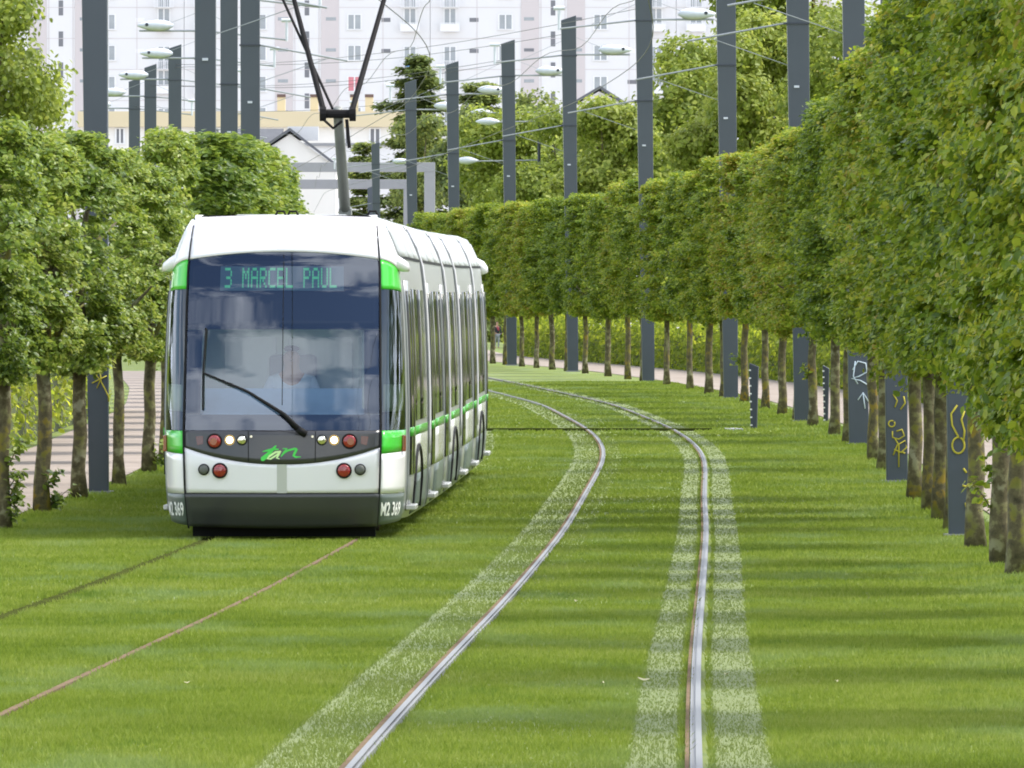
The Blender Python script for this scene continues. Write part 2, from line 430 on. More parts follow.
M['soil'] = plain('trodden_soil', (.17,.125,.085), 1, noise=.35, scale=3, spec=.0)
M['soil_dark'] = plain('dark_soil', (.050,.060,.016), 1, noise=.4, scale=2, spec=.0)
M['rail'] = plain('polished_rail', (.19,.195,.20), .55, metal=.35, noise=.06, scale=2)
M['rail_rust'] = plain('rusty_rail', (.12,.08,.055), .9, spec=.1, noise=.3, scale=3)
def rail(fn, off, Y0, Y1, side, mat, label, lift):
    t = empty('grooved_rail', (fn(Y0)+off, Y0, gz(Y0)))
    tag(t, label, 'rail', 'tram rails in the lawn')
    inv = Matrix.Translation(-Vector(t.location))
    s = side
    head = [(off+.016*s, -.05), (off+.016*s, lift), (off-.012*s, lift), (off-.012*s, lift-.012), (off-.028*s, lift-.012), (off-.028*s, lift-.002), (off-.036*s, lift-.002), (off-.036*s, -.05)]
    if s < 0: head = head[::-1]
    h = ribbon('rail_head', fn, 0, 0, Y0, Y1, 0, mat, None, 1.0, cross=head)
    h.data.transform(inv); h.parent = t; recalc(h)
    return t
soil = lambda o0, o1, Y0, Y1, fn, mat, dz=.018: ribbon('soil_strip', fn, o0, o1, Y0, Y1, dz, mat, n=1)
g = .7175
rail(cR, g, 30, 380, 1, M['rail'], 'shiny grooved rail, right rail of the empty right-hand track', .034)
rail(cR, -g, 30, 380, -1, M['rail'], 'shiny grooved rail, left rail of the empty right-hand track', .034)
rail(cL, g, 40, 380, 1, M['rail_rust'], 'thin brown rail, right rail of the track under the tram', .014)
rail(cL, -g, 40, 380, -1, M['rail_rust'], 'sunken dark rail, left rail of the track under the tram', -.004)
soil(g-.058, g-.04, 30, 300, cR, M['soil'], .03); None
soil(-g-.045, -g-.02, 30, 200, cR, M['soil'], .03)
soil(g-.028, g+.012, 40, 200, cL, M['soil'], .016); soil(-g-.085, -g+.085, 40, 200, cL, M['soil_dark'], .008)

# ------------------------------------------------------------------ grass blades (one uncountable mass)
def grass():
    rng = np.random.default_rng(3)
    parts = []
    for (Ya, Yb, dens, w, hh) in ((41, 55, 2100, .006, .036), (55, 75, 1300, .008, .038), (75, 110, 640, .011, .040), (110, 165, 300, .017, .042), (165, 260, 100, .03, .045)):
        half = Yb*512/F*1.12 + .9
        n = int((Yb-Ya)*2*half*dens)
        Y = rng.uniform(Ya, Yb, n); X = rng.uniform(-half, half, n)
        keep = (X < rowR_a(Y)+.45) & (X > rowL_a(Y)-.15)
        oR = X-cR_a(Y); oL = X-cL_a(Y)
        for o, c, wd in ((oR, g, .045), (oR, -g, .04), (oL, g, .026), (oL, -g, .06)):
            keep &= np.abs(o-c) > wd
        # thin on the dry margins
        keep &= rng.uniform(0, 1, n) > dry_amount(X, Y)*.75
        X, Y = X[keep], Y[keep]; d = dry_amount(X, Y); n = len(X)
        lump = .5+.5*np.sin(X*2.1+1.7*np.sin(Y*.35))*np.sin(Y*.55+1.3*np.sin(X*1.3))
        edge = np.clip(np.minimum(rowR_a(Y)-X, X-rowL_a(Y)), 0, 1)
        H = hh*rng.uniform(.5, 1.15, n)*(1-.6*d)*(.75+.5*lump)*(1.35-.35*edge)
        ang = rng.uniform(0, 2*PI, n); W = w*rng.uniform(.6, 1.3, n)
        lx = rng.normal(0, .45, n)*H; ly = rng.normal(0, .45, n)*H
        z = EYE-hgt_a(Y)
        dx, dy = np.cos(ang)*W, np.sin(ang)*W*.6
        v = np.stack([np.stack([X-dx, Y-dy, z-.005], -1), np.stack([X+dx, Y+dy, z-.005], -1), np.stack([X+lx, Y+ly, z+H], -1)], 1)
        parts.append((v.reshape(-1, 3), np.repeat(d, 3)))
    v = np.concatenate([p[0] for p in parts]); d = np.concatenate([p[1] for p in parts])
    q = np.arange(len(v)).reshape(-1, 3)
    me = np_mesh('grass', v, q, M['grass_blade'])
    a = me.attributes.new('dry', 'FLOAT', 'POINT'); a.data.foreach_set('value', d.astype(np.float32))
    o = bpy.data.objects.new('grass', me); C.objects.link(o)
    tag(o, 'short green mown grass growing between and beside the tram rails', 'grass', kind='stuff')
grass()

# cross drain
Yd = 106.5*K
b = MB(); b.box(cL(Yd)+.6, cR(Yd)+1.35, Yd, Yd+.5, gz(Yd)-.05, gz(Yd)+.048)
o = b.build('drain_channel', M['soil_dark']); tag(o, 'dark drainage slot crossing the lawn between the rails', 'drain')
b = MB(); b.box(at(727, Yd), at(744, Yd), Yd+.6, Yd+2.2, gz(Yd)-.05, gz(Yd)+.03)
o = b.build('concrete_slab', M['concrete']); tag(o, 'small pale concrete slab in the grass beside the ticked marker blade', 'slab')

M['litter'] = plain('dry_pale_leaf', (.48,.44,.26), .7)
for k, (px, py, lb) in enumerate(((643, 686, 'pale curled dry leaf on the lawn right of the near shiny rail'), (834, 688, 'tiny pale leaf on the shaded lawn towards the right trunks'), (725, 681, 'small yellowish leaf just outside the pale strip of the right rail'),
        (188, 690, 'tan leaf lying between the two rails of the left track'), (605, 690, 'small tan leaf between the two shiny rails'), (577, 606, 'pale speck of a leaf between the shiny rails, farther off'))):
    Y = min(np.arange(40, 110, .05), key=lambda y: abs(300+F*hgt(y)/y-py))
    b = MB(); r_ = .017 if k else .034; q_ = 8
    b.grid([[(math.cos(a_)*r_*w_, math.sin(a_)*r_*.45*w_, .042+.006*math.cos(2*a_)*w_) for a_ in [2*PI*i/q_ for i in range(q_+1)]] for w_ in (.05, .6, 1)])
    o = b.build('fallen_leaf', M['litter'], None, True, (at(px, Y), Y, gz(Y))); o.rotation_euler = (.3, .1, k*1.1); tag(o, lb, 'leaf', 'leaves fallen on the lawn')

# ------------------------------------------------------------------ foliage
def leaves_mesh(name, cen, nrm, per, spread, size, mat, seed, droop=.5, tilt=.55, elong=1.0):
    """leaf cards: six-sided folded blades scattered round sprig centres"""
    rng = np.random.default_rng(seed)
    n = len(cen)*per
    c = np.repeat(cen, per, 0) + rng.normal(0, 1, (n, 3))*np.array(spread)
    no = np.repeat(nrm, per, 0) + rng.normal(0, tilt, (n, 3)) + np.array([0, 0, .35])
    no /= np.linalg.norm(no, axis=1)[:, None]
    ax = np.repeat(nrm, per, 0)*.5 + rng.normal(0, .7, (n, 3)) + np.array([0, 0, -droop])
    ax -= no*(ax*no).sum(1)[:, None]; ax /= np.linalg.norm(ax, axis=1)[:, None]+1e-9
    si = np.cross(no, ax)
    L = size*rng.uniform(.6, 1.25, n)[:, None]*elong; Wd = L*rng.uniform(.26, .36, n)[:, None]/elong
    fold = no*L*.10
    p0 = c - ax*L*.5; p5 = c + ax*L*.5
    v = np.stack([p0, c-ax*L*.18-si*Wd+fold, c+ax*L*.18-si*Wd*.85+fold, p5, c+ax*L*.18+si*Wd*.85+fold, c-ax*L*.18+si*Wd+fold], 1)
    b6 = (np.arange(n)*6)[:, None]
    q = np.concatenate([b6+np.array([[0, 1, 2, 3]]), b6+np.array([[0, 3, 4, 5]])], 1).reshape(-1, 4)
    return np_mesh(name, v.reshape(-1, 3), q, mat)

def box_sprigs(rng, n, hx, hy, hz, lump=.22, inner=.5, pw=3.2):
    """sprig centres in a clipped crown: oval in plan, upright in elevation, biased to its skin, with shallow bays"""
    th = rng.uniform(0, 2*PI, n); z = rng.uniform(-1, 1, n)
    rad = inner+(1-inner)*rng.uniform(0, 1, n)**.4
    cap = rng.uniform(0, 1, n) < .22
    z = np.where(cap, np.where(rng.uniform(0, 1, n) < .65, 1, -1)*rng.uniform(.86, 1.02, n), z)
    rad = np.where(cap, np.sqrt(rng.uniform(0, 1, n)), rad)
    cx, cy = np.cos(th), np.sin(th)
    r = (np.abs(cx)**pw+np.abs(cy)**pw)**(-1/pw)
    ph = rng.uniform(0, 6.28, 8)
    taper = 1-.30*np.abs(z)**4-.10*np.clip(-z, 0, 1)
    zz_ = z*hz
    lm = 1+lump*(np.sin(zz_*3.1+ph[0]+1.5*np.sin(th*2+ph[1]))*np.sin(th*5+ph[2])+.7*np.sin(zz_*6+th*7+ph[3])+.5*np.sin(zz_*2+ph[4]))
    k = r*rad*lm*taper
    cen = np.stack([cx*k*hx, cy*k*hy, z*hz*(1+.05*np.sin(cy*k*5+ph[5]))], -1)
    nn = np.stack([cx/hx, cy/hy, np.where(cap, z*1.5, z*.25)], -1); nn /= np.linalg.norm(nn, axis=1)[:, None]
    return cen, nn

rngA = np.random.default_rng(11)
def branch_sprigs(rng, nb, per, hx, hy, hz, pw, length=.55, fan=.24, lump=.15):
    """sprigs carried by short drooping branches, so that the crown has shelves and gaps"""
    c, n = box_sprigs(rng, nb, hx*.86, hy*.93, hz*.96, pw=pw, inner=.62, lump=lump)
    C_, N_ = [], []
    for p, q in zip(c, n):
        a = np.array([q[0]*.62, q[1]*.8, q[2]*.6]) + rng.normal(0, .25, 3); a[2] += .05
        a /= np.linalg.norm(a)+1e-6
        side = np.cross(a, [0, 0, 1.]); side /= np.linalg.norm(side)+1e-6
        L = length*rng.uniform(.6, 1.3)
        t = rng.uniform(-.55, .55, per); w = rng.normal(0, fan, per)*(1-.5*np.abs(t))
        P = p+np.outer(t*L, a)+np.outer(w, side); P[:, 2] += -.16*(t+.55)**2*L*2+rng.normal(0, .035, per)
        C_.append(P); N_.append(np.tile(q*.6+np.array([0, 0, .45]), (per, 1)))
    C_ = np.concatenate(C_); N_ = np.concatenate(N_)
    return C_, N_/np.linalg.norm(N_, axis=1)[:, None]

def row_crown(name, seed, hx, hy, hz, mat, nsp, per, size, droop=.7, pw=3.2, blen=.45):
    rng = np.random.default_rng(seed)
    cen, nn = branch_sprigs(rng, nsp//22, 22, hx, hy, hz, pw, blen, blen*.45)
    # ragged lower edge and shoots at the top
    k = nsp//14
    sh = np.stack([rng.uniform(-hx*.6, hx*.6, k), rng.uniform(-hy*.6, hy*.6, k), hz*rng.uniform(.93, 1.08, k)], -1)
    dn = np.stack([rng.uniform(-hx*.6, hx*.6, k), rng.uniform(-hy*.6, hy*.6, k), -hz*rng.uniform(.9, 1.06, k)], -1)
    cen = np.concatenate([cen, sh, dn]); nn = np.concatenate([nn, np.tile([0, 0, 1.], (k, 1)), np.tile([0, 0, -.6], (k, 1))])
    return leaves_mesh(name, cen, nn, per, (.05, .06, .035), size, mat, seed, droop)

def trunk_mesh(seed, r0, r1, h, limbs):
    rng = random.Random(seed); b = MB(); pts = []; rs = []
    for i in range(9):
        t = i/8
        pts.append((rng.uniform(-.02, .02)*(1 if i else 0), rng.uniform(-.02, .02), -.05+t*h))
        rs.append((r0*(1.35 if i == 0 else 1.0)*(1-t)+r1*t)*rng.uniform(.93, 1.07))
    b.tube(pts, rs, 12)
    for k in range(limbs):
        t = rng.uniform(.45, .9); z = t*h; a = rng.uniform(0, 2*PI)
        l = rng.uniform(.5, 1.1)
        b.tube([(0, 0, z), (math.cos(a)*l*.10, math.sin(a)*l*.35, z+l*.45), (math.cos(a)*l*.16, math.sin(a)*l*.7, z+l*.65)], [r1*.8, r1*.5, .012], 6)
    return b

HB = [row_crown('crown', 100+i, .60, 1.65, 1.82, M['leaf_hornbeam'], 3800, 10, .074, pw=2.5, blen=.34) for i in range(4)]
LM = [row_crown('crown', 200+i, .36, 1.35, 1.45, M['leaf_lime'], 1900, 10, .078, .6, 2.6, .32) for i in range(4)]
TR = []
for i in range(4):
    o = trunk_mesh(300+i, .088, .06, 3.2, 5).build('trunk', M['bark'], None, True); TR.append(o.data); bpy.data.objects.remove(o)

def row_tree(Y, fn, variant, crowns, z0, ztop, label, group, lean=0, s=1.0, hz0=1.82, rs=1.0, dx=0):
    rz = -heading(fn, Y)
    t = empty('clipped_tree', (fn(Y)+dx, Y, gz(Y)), rz); tag(t, label, 'tree', group)
    tr = bpy.data.objects.new('trunk', TR[(variant*3+1) % 4]); C.objects.link(tr); tr.parent = t
    tr.rotation_euler = (lean, lean*.6, variant*1.3); tr.scale = (rs, rs, 1)
    c = bpy.data.objects.new('crown', crowns[variant % 4]); C.objects.link(c); c.parent = t
    c.location = (0, 0, (z0+ztop)/2); c.scale = (s*random.choice((1, -1)), random.choice((1, -1))*random.uniform(.95, 1.05), (ztop-z0)/2/hz0)
    return t

def shoots(parent_tree, seed, z0, z1, side, n=26, mat='leaf_lime'):
    rng = np.random.default_rng(seed)
    for k in range(max(2, n//9)):
        zb = z0+(z1-z0)*rng.uniform(0, .7); d = rng.uniform(-.6, .6); tip = Vector((side*rng.uniform(.8, 2.0)+.02, d*.25, zb+rng.uniform(.12, .3)))
        base = Vector((.05*np.sign(side), 0, zb)); m = 9
        t = rng.uniform(.25, 1.0, m)
        cen = np.stack([base.x+(tip.x-base.x)*t, base.y+(tip.y-base.y)*t, base.z+(tip.z-base.z)*t], -1)+rng.normal(0, .03, (m, 3))
        nn = np.tile([[.5*np.sign(side), -.3, .7]], (m, 1))
        me = leaves_mesh('basal_shoot', cen, nn, 4, (.035, .04, .03), .085, M[mat], seed*7+k)
        o = bpy.data.objects.new('basal_shoot', me); C.objects.link(o); o.parent = parent_tree
        st = MB(); st.tube([base, base.lerp(tip, .5)+Vector((0, 0, .03)), tip], [.009, .006, .003], 5); st.build('stem', M['bark'], o)

ORD = ['first', 'second', 'third', 'fourth', 'fifth', 'sixth', 'seventh', 'eighth', 'ninth', 'tenth', 'eleventh', 'twelfth', 'thirteenth',
       'fourteenth', 'fifteenth', 'sixteenth', 'seventeenth', 'eighteenth', 'nineteenth', 'twentieth']
# right-hand row, described by the catenary poles it stands between
pole_px_R = [(961, 62.5), (898, 81), (860, 98), (804, 113), (732, 135), (649.5, 160), (574, 183), (513, 200), (457, 218), (415, 236), (379, 330)]
PNAME = ['the pole with the yellow loop graffiti', 'the pole with the yellow scrawl', 'the pole with the white R and arrow', 'the pole right of the taller blade marker',
         'the pole left of the taller blade marker', 'the pole standing behind the curve of the rails', 'the pole two short of the row end', 'the last pole whose foot shows']
px_R = [1018, 1001, 977, 953, 941, 929, 916, 884, 873, 848, 834, 813, 798, 782, 764.5, 746, 723, 708, 688.5, 667, 642, 627, 606, 585, 566, 552, 536, 521, 505, 492, 478, 465, 452, 440, 428]
cnt = {}
GR = 'clipped trees of the right-hand row'
for k, px in enumerate(px_R):
    Y = row_at(rowR, px, 80, 420)
    past = [i for i, (pp, d) in enumerate(pole_px_R) if pp > px+.5]
    i = past[-1] if past else -1
    cnt[i] = cnt.get(i, 0)+1
    if i < 0: lab = ['clipped tree with thick smooth trunk at the picture edge, right row', 'lichened clipped tree with a leafy shoot on its trunk, near end of right row',
                     'clipped tree with orange-stained bark hiding part of the yellow-loop pole'][min(k, 2)]
    elif i >= 7: lab = f'clipped tree, {ORD[cnt[i]-1]} trunk beyond ' + ('the last pole whose foot shows' if i == 7 else f'the {ORD[i-8]} footless pole of the right row')
    else: lab = f'clipped tree, {ORD[cnt[i]-1]} trunk beyond {PNAME[i]}'
    d = Y/K
    ztop = float(np.interp(d, [50, 90, 110, 130, 250], [5.65, 5.5, 5.0, 4.85, 4.95]))+random.uniform(-.12, .12)
    z0 = 1.80+random.uniform(-.12, .10)
    t = row_tree(Y, rowR, k, HB, z0, ztop, lab, GR, random.uniform(-.012, .012), random.uniform(.98, 1.26), rs=1.0 if k < 3 else random.uniform(.85, 1.05), dx=random.uniform(-.05, .05) if k > 14 else 0)
    if px in (1001, 813, 746): shoots(t, 40+k, .35 if px == 1001 else .5, .75 if px == 1001 else 1.0, -.15, 14, 'leaf_hornbeam')
# nearer trees beside the camera, whose shade falls over the lawn
for k, d in enumerate((48.5, 44, 39.5, 35, 30.5, 26)):
    row_tree(d*K, rowR, k+1, HB, 1.3, 5.6, f'clipped right-row tree beyond the picture edge, {ORD[k]} towards the viewer', GR)

GL = 'clipped trees of the left-hand row'
LL = [('clipped tree with leafy shoots round its foot at the left picture edge', 64.5), ('lichened clipped tree with leafy shoots low on the trunk, left row', 71),
      ('clipped tree with yellow-lichened trunk beside the graffitied left pole', 74.2), ('slender clipped tree just behind the yellow-graffitied left pole', 79), ('clipped tree closest to the tram front on the left', 83)]
LY = [(l, row_at(rowL, px, lo*K, hi*K)) for (l, d0), px, lo, hi in zip(LL, (1, 42, 81, 118, 149), (62, 69, 73, 77, 80), (67, 73, 77, 81, 87))]
d = LY[-1][1]/K+4.2; q = 0
while d < 262:
    LY.append((f'clipped tree of the left row behind the tram, {ORD[q % 20]}' + (' of the far stretch' if q >= 20 else ' beyond the tram front'), d*K)); d += 4.6; q += 1
for k, (lab, Y) in enumerate(LY):
    t = row_tree(Y, rowL, k, LM, 1.64+random.uniform(-.1, .1), (4.05 if Y < 140 else 4.6)+random.uniform(-.12, .12), lab, GL, random.uniform(-.02, .02), random.uniform(.9, 1.1)*(1 if Y < 145 else 1.7), dx=0 if Y < 145 else .45, hz0=1.45, rs=random.uniform(.85, 1.05))
    if k == 0: shoots(t, 71, .05, .9, .12, 46)
    if k == 1: shoots(t, 72, .0, .5, .15, 34)
    if k == 4: shoots(t, 73, .0, .3, .2, 12)
# hedges behind the two paths
def hedge(name, fn, o0, o1, Y0, Y1, h, mat, label, seed, nsp, size):
    rng = np.random.default_rng(seed)
    t = empty(name, (fn(Y0)+(o0+o1)/2, Y0, gz(Y0))); tag(t, label, 'hedge')
    inv = Matrix.Translation(-Vector(t.location))
    ys = np.arange(Y0, Y1, 2.0)
    rows = []
    for Y in ys:
        a = heading(fn, Y)
        m = .16
        rows.append([(fn(Y)+o*math.cos(a), Y-o*math.sin(a), gz(Y)+z) for o, z in ((o0+m, -.02), (o0+m*.7, h*.5), (o0+m, h-.45), (o1-m, h-.45), (o1-m, -.02))])
    b = MB(); b.grid(rows); b.f.append((0, 1, 2, 3, 4)); b.f.append(tuple(len(b.v)-5+i for i in (4, 3, 2, 1, 0))); core = b.build('twigs', M['core']); core.data.transform(inv); core.parent = t
    Y = rng.uniform(Y0, Y1, nsp); u = rng.uniform(0, 1, nsp); top = rng.uniform(0, 1, nsp) < .42
    O = np.where(top, o0+(o1-o0)*u, o0+rng.normal(0, .07, nsp)); lump = .12*np.sin(Y*1.1)*np.sin(Y*.37+2)
    Z = np.where(top, h+lump+rng.normal(0, .07, nsp), u*h)
    cen = np.stack([np.interp(Y, ys, [fn(y) for y in ys])+O, Y, EYE-hgt_a(Y)+Z], -1)
    sg = -1 if o0 < o1 else 1
    nn = np.where(top[:, None], np.array([[0, -.2, 1.]]), np.array([[sg*.9, -.45, .2]])); nn = nn/np.linalg.norm(nn, axis=1)[:, None]
    me = leaves_mesh('leaves', cen, nn, 6, (.09, .14, .08), size, mat, seed)
    lv = bpy.data.objects.new('leaves', me); C.objects.link(lv); lv.data.transform(inv); lv.parent = t
    return t
hedge('golden_hedge', rowR, 3.75, 5.3, 60, 395, 1.62, M['leaf_yellow'], 'long yellow-green hedge behind the pink path on the right', 5, 12500, .15)
hedge('golden_hedge', rowL, -2.75, -4.6, 110, 200, 1.75, M['leaf_yellow'], 'short yellow-green hedge beyond the path at the left edge', 6, 7000, .13)

# free-grown trees in the background
def lobes_crown(name, seed, lobes, nsp, per, size, mat, spread=.16, droop=.4):
    rng = np.random.default_rng(seed); cs, ns = [], []
    wts = np.array([l[3]**2 for l in lobes]); wts = wts/wts.sum()
    for (x, y, z, r), w in zip(lobes, wts):
        n = max(20, int(nsp*w)); d = rng.normal(0, 1, (n, 3)); d /= np.linalg.norm(d, axis=1)[:, None]
        ph = rng.uniform(0, 6.28, 3)
        lm = 1+.22*np.sin(d[:, 0]*5+ph[0])*np.sin(d[:, 2]*6+ph[1]+d[:, 1]*3)
        cs.append(np.array([x, y, z])+d*(r*lm*rng.uniform(.55, 1.04, n)**.7)[:, None]*np.array([1, 1, .85])); ns.append(d)
    return leaves_mesh(name, np.concatenate(cs), np.concatenate(ns), per, (spread,)*3, size, mat, seed, droop)

def big_tree(name, X, Y, H, R, seed, mat, label, group, nsp=1500, size=.2, nl=11, bare=.22):
    rng = random.Random(seed); z0 = gz(min(Y, 900))
    t = empty(name, (X, Y, z0)); tag(t, label, 'tree', group)
    lobes = [(0, 0, H*.62, R*.62)]
    for k in range(nl):
        a = rng.uniform(0, 2*PI); zz_ = rng.uniform(bare+.12, .86)
        rr = R*(.72 if zz_ < .6 else .72*(1.25-zz_)/.65)
        lobes.append((math.cos(a)*rr, math.sin(a)*rr, H*zz_, R*rng.uniform(.28, .42)))
    lobes.append((rng.uniform(-.2, .2)*R, 0, H*.88, R*.30))
    me = lobes_crown('crown', seed, lobes, nsp, 8, size, mat)
    c = bpy.data.objects.new('crown', me); C.objects.link(c); c.parent = t
    b = MB(); b.tube([(0, 0, -.1), (.05*R, 0, H*.3), (0, .05*R, H*.7)], [.045*H*.5, .035*H*.5, .03], 10)
    for l in lobes[1:]:
        b.tube([(0, 0, H*rng.uniform(.2, .5)), (l[0]*.5, l[1]*.5, l[2]*.8), (l[0]*.9, l[1]*.9, l[2])], [.016*H*.5, .011*H*.5, .01], 6)
    b.build('trunk', M['bark'], t, True)
    return t
def bg(px, top, width, Y, mat, label, seed, name='leafy_tree', **kw):
    X = at(px, Y); H = zz(top, Y)-gz(min(Y, 900)); R = width/2/F*Y
    return big_tree(name, X, Y, H, R, seed, M[mat], label, 'free-grown trees behind the clipped rows', **kw)
bg(-8, -110, 190, 215, 'leaf_bright', 'tall bright green tree rising above the left row at the picture edge', 401, nsp=2600, size=.14)
bg(36, 66, 120, 240, 'leaf_bright', 'low bright bushy crown in front of the tall left edge tree', 402, nsp=1500, size=.15)
bg(505, 96, 130, 520, 'leaf_bright', 'light green tree between the two thin street lamps and the portal', 403, nsp=1900, size=.24)
bg(562, 96, 140, 480, 'leaf_bright', 'pale green tree directly behind the thin street lamps', 404, nsp=2000, size=.24)
bg(668, 22, 200, 450, 'leaf_bright', 'broad light green tree below the white facade, right of centre', 405, nsp=3400, size=.24)
bg(606, 82, 120, 440, 'leaf_bright', 'small light green tree under the grey-roofed house', 410, nsp=2000, size=.22)
bg(755, -10, 170, 430, 'leaf_bright', 'light green tree between the two tallest right poles', 406, nsp=3000, size=.24)
bg(815, -120, 240, 470, 'leaf_bright', 'tallest bright green tree reaching the top of the picture, right', 407, nsp=4200, size=.25)
bg(905, -100, 230, 420, 'leaf_bright', 'tall green tree mostly hidden by the near right row', 408, nsp=3000, size=.24)
bg(1000, -80, 200, 400, 'leaf_bright', 'tall green tree behind the near right row at the picture edge', 412, nsp=1800, size=.24)
bg(540, 84, 170, 640, 'leaf_dark', 'darker green tree behind the pale tree at centre', 409, nsp=2400, size=.3)
bg(478, 92, 120, 620, 'leaf_dark', 'dark green tree behind the slanted-top poles at centre', 411, nsp=2000, size=.3)

bg(420, 98, 90, 690, 'leaf_dark', 'dark green tree filling in behind the broad cedar', 413, nsp=1500, size=.3)
def conifer(px, top, base_w, Y, seed, label, tiers, rag=.5):
    rng = np.random.default_rng(seed); X = at(px, Y); z0 = gz(min(Y, 900)); H = zz(top, Y)-z0; R = base_w/2/F*Y
    t = empty('conifer_tree', (X, Y, z0)); tag(t, label, 'tree', 'conifers below the apartment block')
    cs, ns = [], []; b = MB()
    b.tube([(0, 0, -.1), (0, 0, H*.96)], [H*.022, .03], 8)
    for k in range(tiers):
        f = (k+.6)/tiers; z = H*(.12+.86*f); r = R*(.42+.62*(1-f)**.9)*(1+.35*math.sin(k*2.3+seed))*(1 if f < .93 else .6)
        nb = 7
        for j in range(nb):
            a = rng.uniform(0, 2*PI); l = r*rng.uniform(.55, 1.1)
            m = int(16+l*20)
            tt = rng.uniform(.15, 1, m)
            sag = .10*l*np.sin(tt*2.5)
            cs.append(np.stack([math.cos(a)*l*tt, math.sin(a)*l*tt, z+sag+rng.normal(0, .12, m)], -1)); 
            ns.append(np.tile([math.cos(a)*.3, math.sin(a)*.3, .9], (m, 1)))
            b.tube([(0, 0, z), (math.cos(a)*l*.9, math.sin(a)*l*.9, z+.08*l)], [.05, .015], 5)
    me = leaves_mesh('crown', np.concatenate(cs), np.concatenate(ns), 7, (.28, .28, .10), .34, M['leaf_dark'], seed, .2, .35, 1.2)
    c = bpy.data.objects.new('crown', me); C.objects.link(c); c.parent = t
    b.build('trunk', M['bark'], t)
conifer(420, 52, 104, 700, 501, 'broad ragged cedar below the white facade at centre', 20)
conifer(364, 140, 44, 720, 502, 'small dark conifer in front of the cream building', 12)
conifer(480, 80, 90, 720, 503, 'narrow dark conifer beside the broad cedar', 18)

# ------------------------------------------------------------------ catenary poles
def pole(X, Y, rz, H, w0, w1, lean, label, side, group, graffiti=None, mat='pole', arms=True, lamp=True, thick=.26):
    t = empty('catenary_pole', (X, Y, gz(min(Y, 900))), rz); tag(t, label, 'pole', group)
    b = MB(); n = 8; th = thick/2; rows = []
    for i in range(n+1):
        f = i/n; z = f*H-.05*(i == 0); w = w0+(w1-w0)*f; cx = lean*f
        rows.append((cx-w/2, cx+w/2, z, th*(.75+.25*f)))
    vs, fs = [], []
    for i, (a, c, z, q) in enumerate(rows):
        up = .14 if i == n else 0
        vs += [(a, -q, z), (c, -q, z+up), (c, q, z+up), (a, q, z)]
    for i in range(n):
        for k in range(4): fs.append((i*4+k, i*4+(k+1) % 4, i*4+4+(k+1) % 4, i*4+4+k))
    fs += [(3, 2, 1, 0), (n*4, n*4+1, n*4+2, n*4+3)]
    b.add(vs, fs); bevel(b.build('shaft', M[mat], t), .015)
    b = MB(); b.box(-w0/2-.05, w0/2+.05, -th-.03, th+.03, -.05, .03); b.build('base_plate', M['concrete'], t)
    s = side   # +1: track lies towards -x (right-hand row); -1 mirrored
    if arms:
        zt = H-1.0; e = -s
        xe = lean*.9
        b = MB(); b.tube([(xe+e*w1*.4, 0, zt), (xe+e*2.15, 0, zt-.22)], .022, 8); b.tube([(xe+e*w1*.4, 0, zt+.42), (xe+e*1.3, 0, zt-.1)], .007, 6)
        b.build('upper_arm', M['steel'], t)
        b = MB(); b.tube([(xe+e*2.12, 0, zt-.25), (xe+e*2.12, 0, zt+.28)], .035, 8); b.tube([(xe+e*2.12-.14, 0, zt+.30), (xe+e*2.12+.14, 0, zt+.30)], .05, 8)
        b.build('insulator', M['lamp_white'], t)
        b = MB(); b.tube([(xe+e*w1*.35, 0, zt-2.0), (xe+e*1.9, 0, zt-2.32)], .018, 8); b.tube([(xe+e*w1*.35, 0, zt-2.75), (xe+e*1.5, 0, zt-2.28)], .008, 6)
        b.build('lower_arm', M['steel'], t)
        for zc in (zt, zt-2.0):
            b = MB(); b.box(xe-w1*.5-.012, xe+w1*.5+.012, -th-.012, th+.012, zc-.03, zc); b.build('clamp_band', M['pole_dark'], t)
        b = MB(); b.box(xe-.045, xe+.045, -th-.02, -th+.01, zt-3.15, zt-3.11); b.build('number_plate', M['lamp_white'], t)
    if lamp:
        zl = H-.98; xe = lean*.9
        b = MB(); b.tube([(xe+s*w1*.4, 0, zl), (xe+s*1.75, 0, zl)], .026, 8); b.tube([(xe+s*w1*.4, 0, zl+.5), (xe+s*1.0, 0, zl+.18)], .007, 6)
        b.build('lamp_arm', M['steel'], t)
        b = MB(); pts, rs = [], []
        for i in range(9):
            f = i/8; pts.append((xe+s*(.85+.95*f), 0, zl+.14)); rs.append(.02+.155*math.sin(PI*(f**.8)*.97+.06)**.75)
        b.tube(pts, rs, 12); lo = b.build('lamp_head', M['lamp_white'], t, True)
        for v in lo.data.vertices: v.co.z = zl+.14+(v.co.z-zl-.14)*.85
        b = MB(); b.disc((xe+s*1.55, -.10, zl+.16), .045, .05, 10); b.build('photocell', M['pole_dark'], lo)
    if graffiti:
        gscale = {'graf_white': .66}.get(graffiti[0][0], .68 if s < 0 else .56)
        for col, strokes, r in graffiti:
            for st in strokes:
                b = MB(); b.tube([(x, -th*.8-.010, z*gscale) for x, z in st], r*.62, 6); b.build('graffiti', M[col], t, True)
    return t

